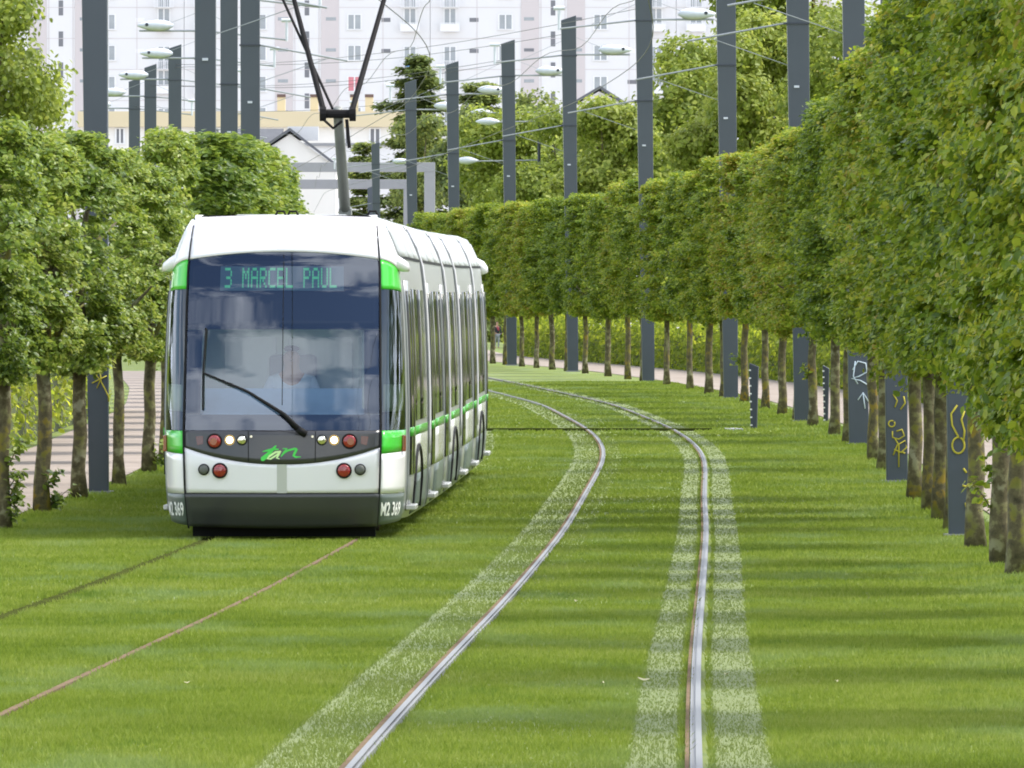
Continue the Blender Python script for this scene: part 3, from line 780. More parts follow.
def arc(cx, cz, rx, rz, a0, a1, n=12):
    return [(cx+rx*math.cos(math.radians(a0+(a1-a0)*i/n)), cz+rz*math.sin(math.radians(a0+(a1-a0)*i/n))) for i in range(n+1)]
graf = {
    0: [('graf_yellow', [[(-.03, 2.30), (-.09, 2.15), (-.08, 1.95), (-.02, 1.75)]+arc(-.02, 1.6, .06, .14, 80, 430, 16), [(.04, 2.2), (.01, 2.05), (.04, 1.85), (.03, 1.65)], [(.03, 1.2), (.06, 1.12)], [(.02, .9), (.06, .88)], [(.05, .6), (.06, .5)]], .017)],
    1: [('graf_yellow', [arc(-.07, 1.33, .04, .07, 60, 400), [(-.05, 2.0), (.0, 1.85), (-.03, 1.7)], [(.08, 1.95), (.10, 1.8), (.04, 1.65)], [(-.06, 1.16), (-.06, 1.02), (.02, .98), (.09, 1.06), (.06, 1.2), (-.01, 1.16)], [(-.03, 1.0), (.02, .85), (.02, .35)]+[], [(-.05, .62), (.0, .85), (.10, .95), (.12, .8), (.05, .68), (-.04, .75)], [(.05, .7), (.1, .66)]], .017)],
    2: [('graf_white', [[(-.10, 1.75), (-.02, 1.95), (.10, 1.9), (.12, 1.7), (.0, 1.6), (-.12, 1.55), (.02, 1.5), (.15, 1.38)], [(-.06, 1.95), (-.09, 1.6), (-.02, 1.42)], [(.09, .85), (.06, 1.2)], [(-.02, 1.05), (.06, 1.22), (.14, 1.02)]], .016)],
}
RL = ['slate-grey catenary pole with a yellow loop sprayed on its foot', 'slate-grey catenary pole with yellow scrawl sprayed on its foot', 'slate-grey catenary pole with a white R and arrow sprayed on it',
      'bare slate-grey catenary pole just right of the taller blade marker', 'bare slate-grey catenary pole just left of the taller blade marker', 'slate-grey catenary pole behind the curve of the shiny rails',
      'slate-grey catenary pole with slanted top cut below the picture edge, tallest-looking of those', 'slate-grey catenary pole whose slanted top shows left of the thin street lamps', 'slate-grey catenary pole right of the concrete portal, the taller-looking of two',
      'slate-grey catenary pole standing right against the concrete portal leg', 'distant slate-grey pole seen through the concrete portals']
for i, (px, d) in enumerate(pole_px_R):
    Y = d*K; w0 = .30 if i > 1 else (.22, .27)[i]; w1 = .43 if i > 2 else .36
    pole(at(px-1, Y), Y, -heading(rowR, Y)*.6, 10.05, w0, w1, -.13 if i > 1 else -.08, RL[i], 1, 'catenary poles along the right row', graf.get(i))
LP = [(99, 77, .235, .36, -.08), (206, 100, .30, .345, -.01), (251, 125, .36, .39, -.02), (229.5, 149, .39, .41, -.01), (206, 168, .4, .42, 0), (202, 187, .4, .42, 0), (175, 205, .4, .42, 0), (150.5, 222, .4, .42, 0), (134.5, 236, .4, .42, 0)]
LLb = ['slate-grey catenary pole with yellow scrawl behind the lichened left tree', 'broad slate-grey pole left of the pair above the tram roof', 'slate-grey pole closest to the tram roof, rightmost of the three tall left poles',
       'narrow slate-grey pole between the two broad poles above the left row', 'slate-grey pole hidden behind the broad left pole, lamp arm showing', 'slate-grey pole hidden behind the broad left pole, lower lamp arm showing',
       'slate-grey pole with slanted top, tallest of the three short ones at left', 'slate-grey pole with slanted top, middle of the three short ones at left', 'slate-grey pole with slanted top, shortest of the three at left']
gl = [('graf_yellow', [[(-.03, 2.52), (.05, 2.56), (.10, 2.5), (.06, 2.42)], [(-.08, 1.95), (.10, 2.08)], [(.02, 2.15), (.03, 1.98), (.12, 1.72), (.12, 1.62)], [(-.08, 2.2), (.02, 2.0), (-.02, 1.86)]], .014)]
for i, (px, d, w0, w1, ln) in enumerate(LP):
    Y = d*K
    pole(at(px, Y), Y, -heading(rowL, Y)*.5, 10.1, w0, w1, ln, LLb[i], -1, 'catenary poles along the left row', gl if i == 0 else None, arms=i > 0)
# dark repaint band low on the left graffitied pole is just the paint's lower coat
for i, (px, top, Y) in enumerate(((371, 188, 640), (367, 215, 700))):
    H = zz(top, Y)-gz(Y); pole(at(px, Y), Y, 0, H, .36, .42, 0, ['short distant slate-grey pole left of the one in the portal', 'faintest distant slate-grey pole, left one seen under the portals'][i], 1, 'catenary poles along the right row', None, arms=False, lamp=False)

# overhead wires
def wire(pts, label, r=.011, name='overhead_wire', cat='wire', group='overhead wires'):
    b = MB(); b.tube(pts, r, 5); o = b.build(name, M['wire'])
    # root at first point
    p = Vector(pts[0]); o.data.transform(Matrix.Translation(-p)); o.location = p
    tag(o, label, cat, group); return o
for fn, nm in ((cR, 'right-hand track'), (cL, 'track under the tram')):
    wire([(fn(Y), Y, gz(Y)+6.05) for Y in range(60, 480, 6)], f'long contact wire hung above the {nm}', .007)
    wire([(fn(Y), Y, gz(Y)+7.2+.12*math.cos(Y*2*PI/37)) for Y in range(60, 480, 4)], f'sagging carrier wire hung above the {nm}', .007)
pr = [(at(px, d*K), d*K) for px, d in pole_px_R]; pl = [(at(p[0], p[1]*K), p[1]*K) for p in LP]
spans = [(6, 6, 9.7, 9.6), (7, 7, 9.6, 9.5), (5, 6, 9.4, 9.5), (7, 6, 9.5, 8.9), (8, 8, 9.0, 9.2)]
for k, (i, j, za, zb) in enumerate(spans):
    A = Vector((*pr[i], gz(pr[i][1])+za)); B = Vector((*pl[j], gz(pl[j][1])+zb))
    wire([A.lerp(B, t/12)-Vector((0, 0, .35*math.sin(PI*t/12))) for t in range(13)], f'thin cross-span wire between the two rows of poles, {ORD[k]} from the top', .008)

# ------------------------------------------------------------------ blade markers
def marker(px, py, h, w, label, ticks):
    Y = 107.5*K if px < 800 else 112*K
    X = at(px, Y)
    t = empty('blade_marker', (X, Y, gz(Y)), -.15); tag(t, label, 'marker', 'ticked blade markers')
    b = MB(); w2 = w*.62
    b.add([(-w2/2, -.05, -.03), (w2/2, -.05, -.03), (w2/2, .05, -.03), (-w2/2, .05, -.03), (-w/2, -.05, h), (w/2, -.05, h-.06), (w/2, .05, h-.06), (-w/2, .05, h)],
          [(0,3,2,1),(4,5,6,7),(0,1,5,4),(1,2,6,5),(2,3,7,6),(3,0,4,7)])
    bevel(b.build('blade', M['pole_dark'], t), .006)
    for k in range(ticks):
        f = (k+.6)/ticks; z = h*f*.94; xl = -(w2+(w-w2)*f)/2
        b = MB(); b.box(xl-.004, xl+.030, -.056, -.046, z-.012, z+.012); b.build('tick', M['letter'], t)
marker(754, 428, 1.12, .155, 'dark blade marker with white ticks standing in the lawn before the trunks', 8)
marker(826, 425, 1.02, .11, 'thinner dark blade marker with white ticks between two trunks', 9)

# ------------------------------------------------------------------ tram stop portals
def portal(px0, px1, py, Y, label, leg):
    X0, X1 = at(px0, Y), at(px1, Y); z0 = gz(min(Y, 900)); zt = zz(py, Y)-z0
    t = empty('concrete_portal', ((X0+X1)/2, Y, z0)); tag(t, label, 'portal', 'concrete portals over the track')
    hw = (X1-X0)/2; th = 9.5/F*Y
    b = MB(); b.box(-hw, hw, -.5, .5, zt-th, zt); bevel(b.build('beam', M['concrete'], t), .02)
    for s in (-1, 1):
        b = MB(); xa, xb = sorted((s*hw, s*(hw-leg))); b.box(xa, xb, -.498, .498, -.1, zt-th-.003); bevel(b.build('leg', M['concrete'], t), .02)
portal(215, 435, 162.5, 600, 'taller pale concrete portal spanning the track behind the tram', .62)
portal(222, 413, 179.5, 660, 'lower-looking second concrete portal behind the first', .60)

# ------------------------------------------------------------------ thin street lamps at centre
def street_lamp(px, top, Y, label, l1, l2):
    z0 = gz(min(Y, 900)); H = zz(top, Y)-z0; t = empty('street_lamp', (at(px, Y), Y, z0)); tag(t, label, 'street lamp', 'thin street lamps at centre')
    b = MB(); b.tube([(0, 0, -.05), (0, 0, H)], [.11, .07], 10); b.build('post', M['pole_dark'], t)
    for z, l in ((H-.1, l1), (H-1.9, l2)):
        b = MB(); b.tube([(.05, 0, z), (-l, 0, z-.05)], .035, 6); ar = b.build('arm', M['steel'], t)
        b = MB(); b.tube([(-l+.2-.16*i, 0, z-.02) for i in range(8)], [.03, .10, .16, .19, .18, .15, .10, .03], 10); b.build('lamp_head', M['lamp_white'], t, True)
street_lamp(539, 119, 480, 'thin dark street lamp with two white heads at centre', 2.0, 3.0)
street_lamp(552.5, 110, 520, 'thin dark street lamp just right of the other one, longer arm', 3.2, 2.2)

# ------------------------------------------------------------------ buildings
def win(b, bg_, X, z, w, h, y0, depth=.12, name='window', mat='housewin', mull=1, parent=None, frame=True):
    """a window set in the wall face y0 (facing -y): glass part, white frame sub-part"""
    m = MB(); m.box(X-w/2, X+w/2, y0-.02, y0+.10, z-h/2, z+h/2); wn = m.build(name, M[mat], parent)
    if frame:
        f = MB(); q = .09; ya, yb = y0-.07, y0-.021
        f.box(X-w/2-.04, X-w/2+q, ya, yb, z-h/2, z+h/2); f.box(X+w/2-q, X+w/2+.04, ya, yb, z-h/2, z+h/2)
        f.box(X-w/2-.04, X+w/2+.04, ya, yb, z+h/2+.001, z+h/2+q); f.box(X-w/2-.10, X+w/2+.10, y0-.16, yb, z-h/2-q, z-h/2-.001)
        for k in range(mull):
            xm = X-w/2+w*(k+1)/(mull+1); f.box(xm-.06, xm+.06, ya, yb, z-h/2, z+h/2)
        f.build('window_frame', M['frame_white'], wn)
    return wn

YB = 940.0; S = F/YB
def block(px_st, px_lo, px_hi, label, seed):
    """one stair section of the white apartment block: stairwell slit, pink strips, windows and French windows, mirrored left and right"""
    rng = random.Random(seed); z0 = .25; x0 = at(px_st, YB)
    t = empty('apartment_block', (x0, YB, z0)); tag(t, label, 'apartment block', 'sections of the white apartment block')
    ex0, ex1 = (px_lo-px_st)/S, (px_hi-px_st)/S; H = 40
    b = MB(); b.box(ex0, ex1, 0, 12, -.2, H); b.build('wall', M['facade'], t)
    b = MB(); b.box(ex0-.1, ex1-.01, -.2, 12.1, H+.003, H+.6); b.build('roof', M['slate'], t)
    for s in (-1, 1):
        b = MB(); a, c = sorted((s*14/S, s*32/S)); b.box(a, c, -.06, .05, 0, H-.01); b.build('pink_strip', M['facade_pink'], t)
    b = MB()
    for k in range(-1, 6):
        zl = zz(38.5+31*k, YB)-z0; b.box(ex0+.02, ex1-.02, -.025, .02, zl-.025, zl+.025)
    for px in (-76, -12, 12, 76):
        b.box(px/S-.025, px/S+.025, -.03, .02, .1, H-.05)
    b.build('panel_joint', M['facade_pink'], t)
    for k in range(-1, 4):
        zc = zz(22+31*k, YB)-z0
        win(None, None, 0, zz(22+31*k-14, YB)-z0, 4.5/S, 15/S, 0, name='stair_window', mat='dark_void', parent=t, frame=False)
        for s in (-1, 1):
            if px_lo < px_st+s*47 < px_hi:
                mt = 'housewin'
                if px_st == 307 and s == 1 and k == 2: mt = 'curtain'
                win(None, None, s*47.5/S, zc, 14/S, 14/S, 0, mat=mt, parent=t)
                win(None, None, s*24/S, zc+3/S, 10/S, 3.2/S, -.06, name='vent_window', mat='dark_void' if rng.random() < .4 else 'housewin', parent=t, frame=False)
                win(None, None, s*79/S, zc+2/S, 9/S, 4/S, 0, name='vent_window', mat='dark_void' if rng.random() < .35 else 'railing', parent=t, frame=False)
            if px_lo < px_st+s*102 < px_hi:
                off = (0, -5)[s == 1 and 0]
                fz = zc-1/S-(4/S if k % 2 else -3/S)
                fw = win(None, None, s*103/S, fz, 12.5/S, 22/S, 0, name='french_window', parent=t)
                b = MB(); bw = 9.5/S
                b.box(s*103/S-bw, s*103/S+bw, -.75, -.17, fz-11.6/S, fz-11/S)
                b.box(s*103/S-bw, s*103/S+bw, -.75, -.70, fz-10.99/S, fz-4/S) if k % 2 == 0 else None
                for q in range(11):
                    xx = s*103/S-bw+2*bw*q/10; b.box(xx-.03, xx+.03, -.74, -.69, fz-11/S, fz-3.4/S)
                b.box(s*103/S-bw-.02, s*103/S+bw+.02, -.76, -.67, fz-3.39/S, fz-2.9/S)
                b.build('balcony', M['railing'], t)
                if px_st == 307 and s == 1 and k == 1:
                    b = MB(); b.box(s*103/S-.4, s*103/S+.5, -.95, -.78, fz-9/S, fz-3/S); bevel(b.build('hung_cloth', M['blue_cloth'], t), .03)
    return t
block(61, -140, 184, 'white apartment block section behind the left poles, leftmost of the sections', 1)
block(307, 184.4, 430, 'white apartment block section above the pantograph, with a blue cloth on a balcony', 2)
block(553, 430.4, 676, 'white apartment block section with pink strips above the centre poles', 3)
block(799, 676.4, 930, 'white apartment block section seen between the right poles and the tall trees', 4)

def low_building():
    Y = 800.0; s = F/Y; z0 = .25; t = empty('cream_building', (at(300, Y), Y, z0)); tag(t, 'low cream building with yellow eaves band and four capped chimneys', 'building')
    P = lambda px: (px-300)/s
    Z = lambda py: zz(py, Y)-z0
    b = MB(); b.box(P(80), P(425), 0, 9, -.2, Z(127)); b.build('wall', M['cream'], t)
    b = MB(); b.box(P(78), P(427), -.5, 9.5, Z(127)+.003, Z(111.5)); b.build('eaves_band', M['yellow_render'], t)
    for px in (281, 314, 354, 369):
        b = MB(); b.box(P(px-4), P(px+4), 1, 2, Z(111.5)+.003, Z(97)); ch = b.build('chimney', M['yellow_render'], t)
        b = MB(); b.box(P(px-4.3), P(px+4.3), .9, 2.1, Z(97)+.003, Z(94)); b.build('chimney_cap', M['brown_cap'], ch)
    for px, w in ((375, 11), (402, 7), (165, 9), (215, 10), (120, 9), (345, 10)):
        win(None, None, P(px), Z(136), w/s, 14/s, 0, parent=t, mat='dark_void')
        if px in (375, 402): win(None, None, P(px), Z(172), w/s, 14/s, 0, parent=t, mat='dark_void')
low_building()

def house(px0, px1, ridge, eave, Y, gable_side, label, wallpx):
    z0 = gz(min(Y, 900)); s = F/Y; xc = (px0+px1)/2; P = lambda px: (px-xc)/s; Z = lambda py: zz(py, Y)-z0
    t = empty('slate_roof_house', (at(xc, Y), Y, z0)); tag(t, label, 'house', 'slate-roofed houses')
    # ridge runs in depth for the gable wing; slope faces left
    x0, xr, x1 = P(px0), P(wallpx), P(px1)
    b = MB(); b.add([(x0+.3, 0, -.2), (x1, 0, -.2), (x1, 0, Z(eave)), (xr, 0, Z(ridge+3)), (x0+.3, 0, Z(eave)), (x0+.3, 8, -.2), (x1, 8, -.2), (x1, 8, Z(eave)), (xr, 8, Z(ridge+3)), (x0+.3, 8, Z(eave))],
                    [(0,1,2,3,4), (9,8,7,6,5), (0,5,6,1), (1,6,7,2), (4,9,5,0), (2,7,8,3), (3,8,9,4)])
    b.build('wall', M['cream'], t)
    b = MB()
    for (xa, za, xb, zb) in ((x0-.2, Z(eave)-.25, xr, Z(ridge)), (xr, Z(ridge), x1+.3, Z(eave)-.25)):
        b.add([(xa, -.35, za), (xb, -.35, zb), (xb, 8.35, zb), (xa, 8.35, za), (xa, -.35, za+.22), (xb, -.35, zb+.22), (xb, 8.35, zb+.22), (xa, 8.35, za+.22)],
              [(0,3,2,1),(4,5,6,7),(0,1,5,4),(1,2,6,5),(2,3,7,6),(3,0,4,7)])
    b.build('roof', M['slate'], t)
    return t, P, Z
t, P, Z = house(236, 336, 131, 166, 740, 1, 'white gabled house with grey slate roof left of the pantograph', 290)
win(None, None, P(296), Z(176), .55, .75, 0, parent=t, mat='dark_void'); 
b = MB(); xa, xb = P(222), P(283); yo = -2.0
b.add([(xa,yo,Z(168)),(xb-.8,yo,Z(168)),(xb,yo+4,Z(131)),(xa,yo+4,Z(131)),(xa,yo,Z(168)+.2),(xb-.8,yo,Z(168)+.2),(xb,yo+4,Z(131)+.2),(xa,yo+4,Z(131)+.2)], [(0,3,2,1),(4,5,6,7),(0,1,5,4),(1,2,6,5),(2,3,7,6),(3,0,4,7)])
b.build('roof', M['slate'], t)
b = MB(); b.add([(xa+.2,yo+.4,-.2),(xb-1,yo+.4,-.2),(xb-1,yo+.4,Z(168)-.1),(xa+.2,yo+.4,Z(168)-.1),(xa+.2,yo+4,-.2),(xb-.3,yo+4,-.2),(xb-.3,yo+4,Z(131)-.1),(xa+.2,yo+4,Z(131)-.1)], [(0,1,2,3),(5,4,7,6),(1,5,6,2),(4,0,3,7),(3,2,6,7)])
b.build('wall', M['cream'], t)
b = MB(); b.box(P(287), P(318), 2, 3, Z(140), Z(126)); b.build('chimney', M['facade'], t)
t, P, Z = house(568, 628, 89, 106, 700, 1, 'grey-roofed house peeping out above the trees right of centre', 600)
def annex():
    Y = 760.0; s = F/Y; t = empty('white_annex', (at(325, Y), Y, .25)); tag(t, 'plain white annex wall under the concrete portals', 'building')
    P = lambda px: (px-325)/s; Z = lambda py: zz(py, Y)-.25
    b = MB(); b.box(P(262), P(412), 0, 6, -.2, Z(146)); b.build('wall', M['facade'], t)
    b = MB(); b.box(P(260), P(414), -.2, 6.2, Z(146)+.003, Z(143)); b.build('roof', M['concrete'], t)
    for px, w, y, h in ((310, 6, 205, 20), (340, 9, 190, 16), (396, 8, 205, 22)):
        m = MB(); m.box(P(px-w/2), P(px+w/2), -.02, .08, Z(y+h/2), Z(y-h/2)); m.build('window', M['dark_void'], t)
annex()

# slatted fence and small things at the far end of the right path
def far_fence():
    Y = 285*K*.98; s = F/Y; t = empty('slat_fence', (at(526, Y), Y, gz(Y))); tag(t, 'grey vertical-slat fence at the far end of the path behind the trunks', 'fence')
    b = MB()
    for k in range(17): b.box(-.75+k*.11, -.75+k*.11+.085, -.02, .02, .02, 1.25)
    b.build('slats', M['fence_grey'], t)
    for z in (.25, 1.0):
        b = MB(); b.box(-.8, 1.25, .022, .06, z, z+.07); b.build('cross_rail', M['fence_grey'], t)
far_fence()
bg(470, 290, 90, 505, 'leaf_dark', 'dark green bush closing the view at the far path end', 430, name='leafy_bush', nsp=900, size=.2, bare=-.05)
bg(540, 296, 60, 520, 'leaf_dark', 'dark bush behind the grey slat fence', 431, name='leafy_bush', nsp=700, size=.2, bare=-.05)

# ------------------------------------------------------------------ people
def skin_body(name, joints, edges, radii, mat, parent=None, sub=2):
    me = bpy.data.meshes.new(name); me.from_pydata(joints, edges, []); me.update()
    o = bpy.data.objects.new(name, me); C.objects.link(o); me.materials.append(mat)
    md = o.modifiers.new('skin', 'SKIN')
    for i, r in enumerate(radii):
        sv = me.skin_vertices[0].data[i]; sv.radius = (r, r) if not isinstance(r, tuple) else r
        sv.use_root = (i == 0)
    md.use_smooth_shade = True
    s = o.modifiers.new('sub', 'SUBSURF'); s.levels = sub; s.render_levels = sub
    if parent: o.parent = parent
    return o
def child_person(X, Y):
    t = empty('person', (X, Y, gz(Y)), .5)
    tag(t, 'small person in dark jacket and red top standing on the path far behind the trunks', 'person')
    k = .66
    J = [(0,0,.92),(0,0,1.08),(0,.0,1.32),(0,-.02,1.46),(0,-.03,1.58),(0,-.03,1.70),
         (.09,0,.86),(.10,-.03,.48),(.10,0,.07),(.11,-.13,.04),(-.09,0,.86),(-.11,.03,.48),(-.11,.06,.07),(-.12,-.07,.04),
         (.18,0,1.36),(.24,-.05,1.10),(.22,-.22,.95),(.22,-.30,.93),(-.18,0,1.36),(-.25,-.03,1.10),(-.24,-.20,.95),(-.24,-.28,.93)]
    E = [(0,1),(1,2),(2,3),(3,4),(4,5),(0,6),(6,7),(7,8),(8,9),(0,10),(10,11),(11,12),(12,13),(2,14),(14,15),(15,16),(16,17),(2,18),(18,19),(19,20),(20,21)]
    R = [.13,.125,.15,.055,.09,.075,.09,.06,.045,.04,.09,.06,.045,.04,.06,.045,.032,.035,.06,.045,.032,.035]
    sk = lambda v: tuple(c*k for c in v)
    skin_body('body', [sk(j) for j in J], E, [r*k for r in R], M['skin'], t)
    jk = [0,1,2,14,15,16,18,19,20]; mp = {a: i for i, a in enumerate(jk)}
    skin_body('jacket', [sk(J[a]) for a in jk], [(mp[a], mp[c]) for a, c in E if a in mp and c in mp], [R[a]*k*1.22 for a in jk], M['jacket'], t)
    tk = [0,6,7,8,10,11,12]; mp = {a: i for i, a in enumerate(tk)}
    skin_body('trousers', [sk(J[a]) for a in tk], [(mp[a], mp[c]) for a, c in E if a in mp and c in mp], [R[a]*k*1.18 for a in tk], M['greytrouser'], t)
    skin_body('scarf', [sk((0,-.01,1.40)), sk((0,-.10,1.30)), sk((.05,-.15,1.12))], [(0,1),(1,2)], [.10*k,.08*k,.05*k], M['redtop'], t)
    skin_body('hair', [sk((0,.0,1.66)), sk((0,.01,1.74))], [(0,1)], [.10*k,.085*k], M['hair'], t)
child_person(at(497, 440), 440)

# ------------------------------------------------------------------ THE TRAM
Y0 = 99.5
L_mod = [7.1, 8.2, 5.0, 8.2, 7.1]; GAP = .55
def track_pt(s_along):
    """point of the tram's track at a distance behind the nose"""
    Y = Y0; d = 0
    while d < s_along:
        a = heading(cL, Y); Y += .1*math.cos(a); d += .1
    return Vector((cL(Y), Y, gz(Y)))
starts = []; acc = 0
for l in L_mod: starts.append(acc); acc += l+GAP
fr = []
for st, l in zip(starts, L_mod):
    A, B = track_pt(st), track_pt(st+l); dv = B-A
    rz = -math.atan2(dv.x, dv.y); rx = math.atan2(dv.z, math.hypot(dv.x, dv.y))
    fr.append(Matrix.Translation(A) @ Matrix.Rotation(rz, 4, 'Z') @ Matrix.Rotation(rx, 4, 'X'))
tram = bpy.data.objects.new('tram', None); C.objects.link(tram); tram.matrix_world = fr[0]
tag(tram, 'white, grey and green articulated tram with lit headlamps running on the lawn track', 'tram')
inv0 = fr[0].inverted()

PROF_Z = [.20, .30, .6, 1.0, 1.3, 1.7, 2.1, 2.42, 2.72, 2.86, 3.0, 3.08, 3.13]
PROF_X = [1.15, 1.175, 1.195, 1.20, 1.20, 1.19, 1.175, 1.155, 1.12, 1.065, 1.0, .95, .82]
def bx(z): return float(np.interp(z, PROF_Z, PROF_X))

def yf(z): return float(np.interp(z, [.10, .30, .46, .75, 1.05, 1.21, 1.6, 2.0, 2.4, 2.7, 2.82, 2.92, 3.0, 3.06, 3.13], [.20, .07, .02, 0, .03, .07, .16, .27, .39, .50, .56, .63, .72, .82, 1.06]))
def aw(z): return float(np.interp(z, [.1, .5, 1.0, 2.6, 3.1], [.90, .93, .945, .925, .88]))
YC = 1.05
def NS(u, z, off=0.0):
    """nose surface: |u|<=1 front mask, 1..2 wrap-round corner"""
    def base(u, z):
        a = aw(z); y = yf(z); s = 1 if u >= 0 else -1; au = abs(u)
        if au <= 1: return Vector((a*u, y+.075*u*u, z))
        t = au-1; b = bx(z)*.965
        yc = max(YC, y+.12)
        return Vector((s*(a+(b-a)*math.sin(t*PI/2)), y+.075+(yc-y-.075)*(1-math.cos(t*PI/2))*.75+(yc-y-.075)*.25*t, z))
    p = base(u, z)
    if off:
        e = .01
        n = (base(u+e, z)-base(u-e, z)).cross(base(u, z+e)-base(u, z-e))
        n.normalize()
        if n.y > 0 and abs(u) <= 1: n = -n
        if abs(u) > 1 and n.x*u < 0: n = -n
        p = p+n*off
    return p
def patch(name, mat, u0, u1, zlo, zhi, nu, nz, parent, off=0.0, thick=.012, smooth=True):
    fl = zlo if callable(zlo) else (lambda u: zlo); fh = zhi if callable(zhi) else (lambda u: zhi)
    rows, rows2 = [], []
    for j in range(nz+1):
        r, r2 = [], []
        for i in range(nu+1):
            u = u0+(u1-u0)*i/nu; z = fl(u)+(fh(u)-fl(u))*j/nz
            r.append(NS(u, z, off)); r2.append(NS(u, z, off-thick) if thick else None)
        rows.append(r); rows2.append(r2)
    b = MB(); b.grid(rows)
    if thick:
        n0 = len(b.v); b.grid([q[::-1] for q in rows2])
        nu1 = nu+1
        f = lambda j, i: j*nu1+i
        k = lambda j, i: n0+j*nu1+(nu-i)
        for i in range(nu):
            b.f.append((f(0, i+1), f(0, i), k(0, i), k(0, i+1))); b.f.append((f(nz, i), f(nz, i+1), k(nz, i+1), k(nz, i)))
        for j in range(nz):
            b.f.append((f(j, 0), f(j+1, 0), k(j+1, 0), k(j, 0))); b.f.append((f(j+1, nu), f(j, nu), k(j, nu), k(j+1, nu)))
    o = b.build(name, mat, parent)
    me = o.data
    me.polygons.foreach_set('use_smooth', [i < nu*nz*(2 if thick else 1) for i in range(len(me.polygons))]) if smooth else None
    return recalc(o) if False else o

band_lo = lambda u: .735+.165*min(1, abs(u))**2.2        # lower edge of the dark lamp band
top_arc = lambda u: 2.775-.075*u*u                        # upper edge of the windscreen
# --- front parts
bump = patch('bumper', M['grey'], -1, 1, lambda u: .125+.02*u*u, .452, 30, 8, tram, .012)
patch('front_panel', M['white'], -1, 1, .458, lambda u: band_lo(u)-.002, 30, 8, tram)
b = MB(); b.grid([[NS(u, z, .003) for u in (-.05, .05)] for z in (.46, .55, .65, .734)]); b.build('coupler_flap', M['white_dimmed'], tram)
lp = patch('lamp_panel', M['dark_panel'], -1, 1, band_lo, 1.056, 30, 6, tram, .004)
ws = patch('windscreen', M['windscreen'], -.985, .985, 1.06, lambda u: top_arc(u)-.004, 30, 24, tram, .0, .0)
# black surround printed on the screen
patch('screen_border', M['blackglass'], -1, 1, 1.058, 1.215, 30, 2, tram, -.02, .008)
patch('screen_border', M['blackglass'], -1, -.835, 1.22, 2.03, 3, 8, tram, -.02, .008)
patch('screen_border', M['blackglass'], .835, 1, 1.22, 2.03, 3, 8, tram, -.02, .008)
patch('screen_border', M['blackglass'], -1, 1, 2.035, lambda u: top_arc(u)-.006, 30, 8, tram, -.02, .008)
fair = patch('roof_fairing', M['white'], -1, 1, lambda u: top_arc(u), 3.126, 30, 12, tram, .004)
for s in (-1, 1):
    U = (lambda a: (1.012*s if a == 0 else s*(1+a)))
    ua, ub = (1.015, 2) if s > 0 else (-2, -1.015)
    sk = patch('corner_skirt', M['greygreen'], ua, ub, lambda u: .145+.05*(abs(u)-1), .450, 10, 6, tram)
    patch('corner_panel', M['white'], ua, ub, .454, lambda u: .83+.03*(abs(u)-1), 10, 6, tram)
    patch('green_band', M['green'], ua, ub, lambda u: .833+.03*(abs(u)-1), 1.056, 10, 3, tram)
    cw = patch('cab_side_window', M['cabglass'], ua, ub, 1.06, lambda u: 2.41-.03*(abs(u)-1)**2, 10, 14, tram, 0, .0)
    patch('green_corner', M['green'], ua, ub, lambda u: 2.415-.03*(abs(u)-1)**2, lambda u: 2.70-.14*(abs(u)-1)**1.6, 10, 6, tram)
    patch('fairing_corner', M['white'], ua, ub, lambda u: 2.703-.14*(abs(u)-1)**1.6, 3.126, 10, 12, tram, .004)
    # black joints between mask and corners
    b = MB(); b.grid([[NS(s*.992, z, .008), NS(s*1.022, z, .008)] for z in np.linspace(.12, 3.09, 40)]); b.build('mask_joint', M['black'], tram)
    # rear-view camera lobe
    p = NS(s*1.86, 2.62); b = MB()
    b.tube([p+Vector((-s*.10, -.08, .12)), p+Vector((-s*.02, -.04, .05)), p+Vector((s*.06, .02, .01)), p+Vector((s*.10, .06, -.02))], [.05, .07, .055, .02], 12); b.build('camera_lobe', M['white'], tram, True)
    # side marker
    p = NS(s*1.72, .93, .012); b = MB(); b.box(p.x-.02, p.x+.02, p.y-.05, p.y+.05, p.z-.08, p.z+.08); bevel(b.build('side_marker', M['amber_lens'], tram), .012)
    # inner lower part of the cab side window: dark door panel and pale lining seen through it
    patch('window_lining', M['cab_green'], (1.12 if s > 0 else -1.9), (1.9 if s > 0 else -1.12), 1.245, 1.50, 8, 2, tram, -.016, .008)
    patch('window_sill', M['black'], ua, ub, 1.06, 1.24, 8, 2, tram, -.015, .008)
q = MB(); q.box(-.88, .88, .55, .62, .035, .30); q.build('shade_panel', M['black'], tram)  # black panel added under the nose to supply the dark shade below the bumper
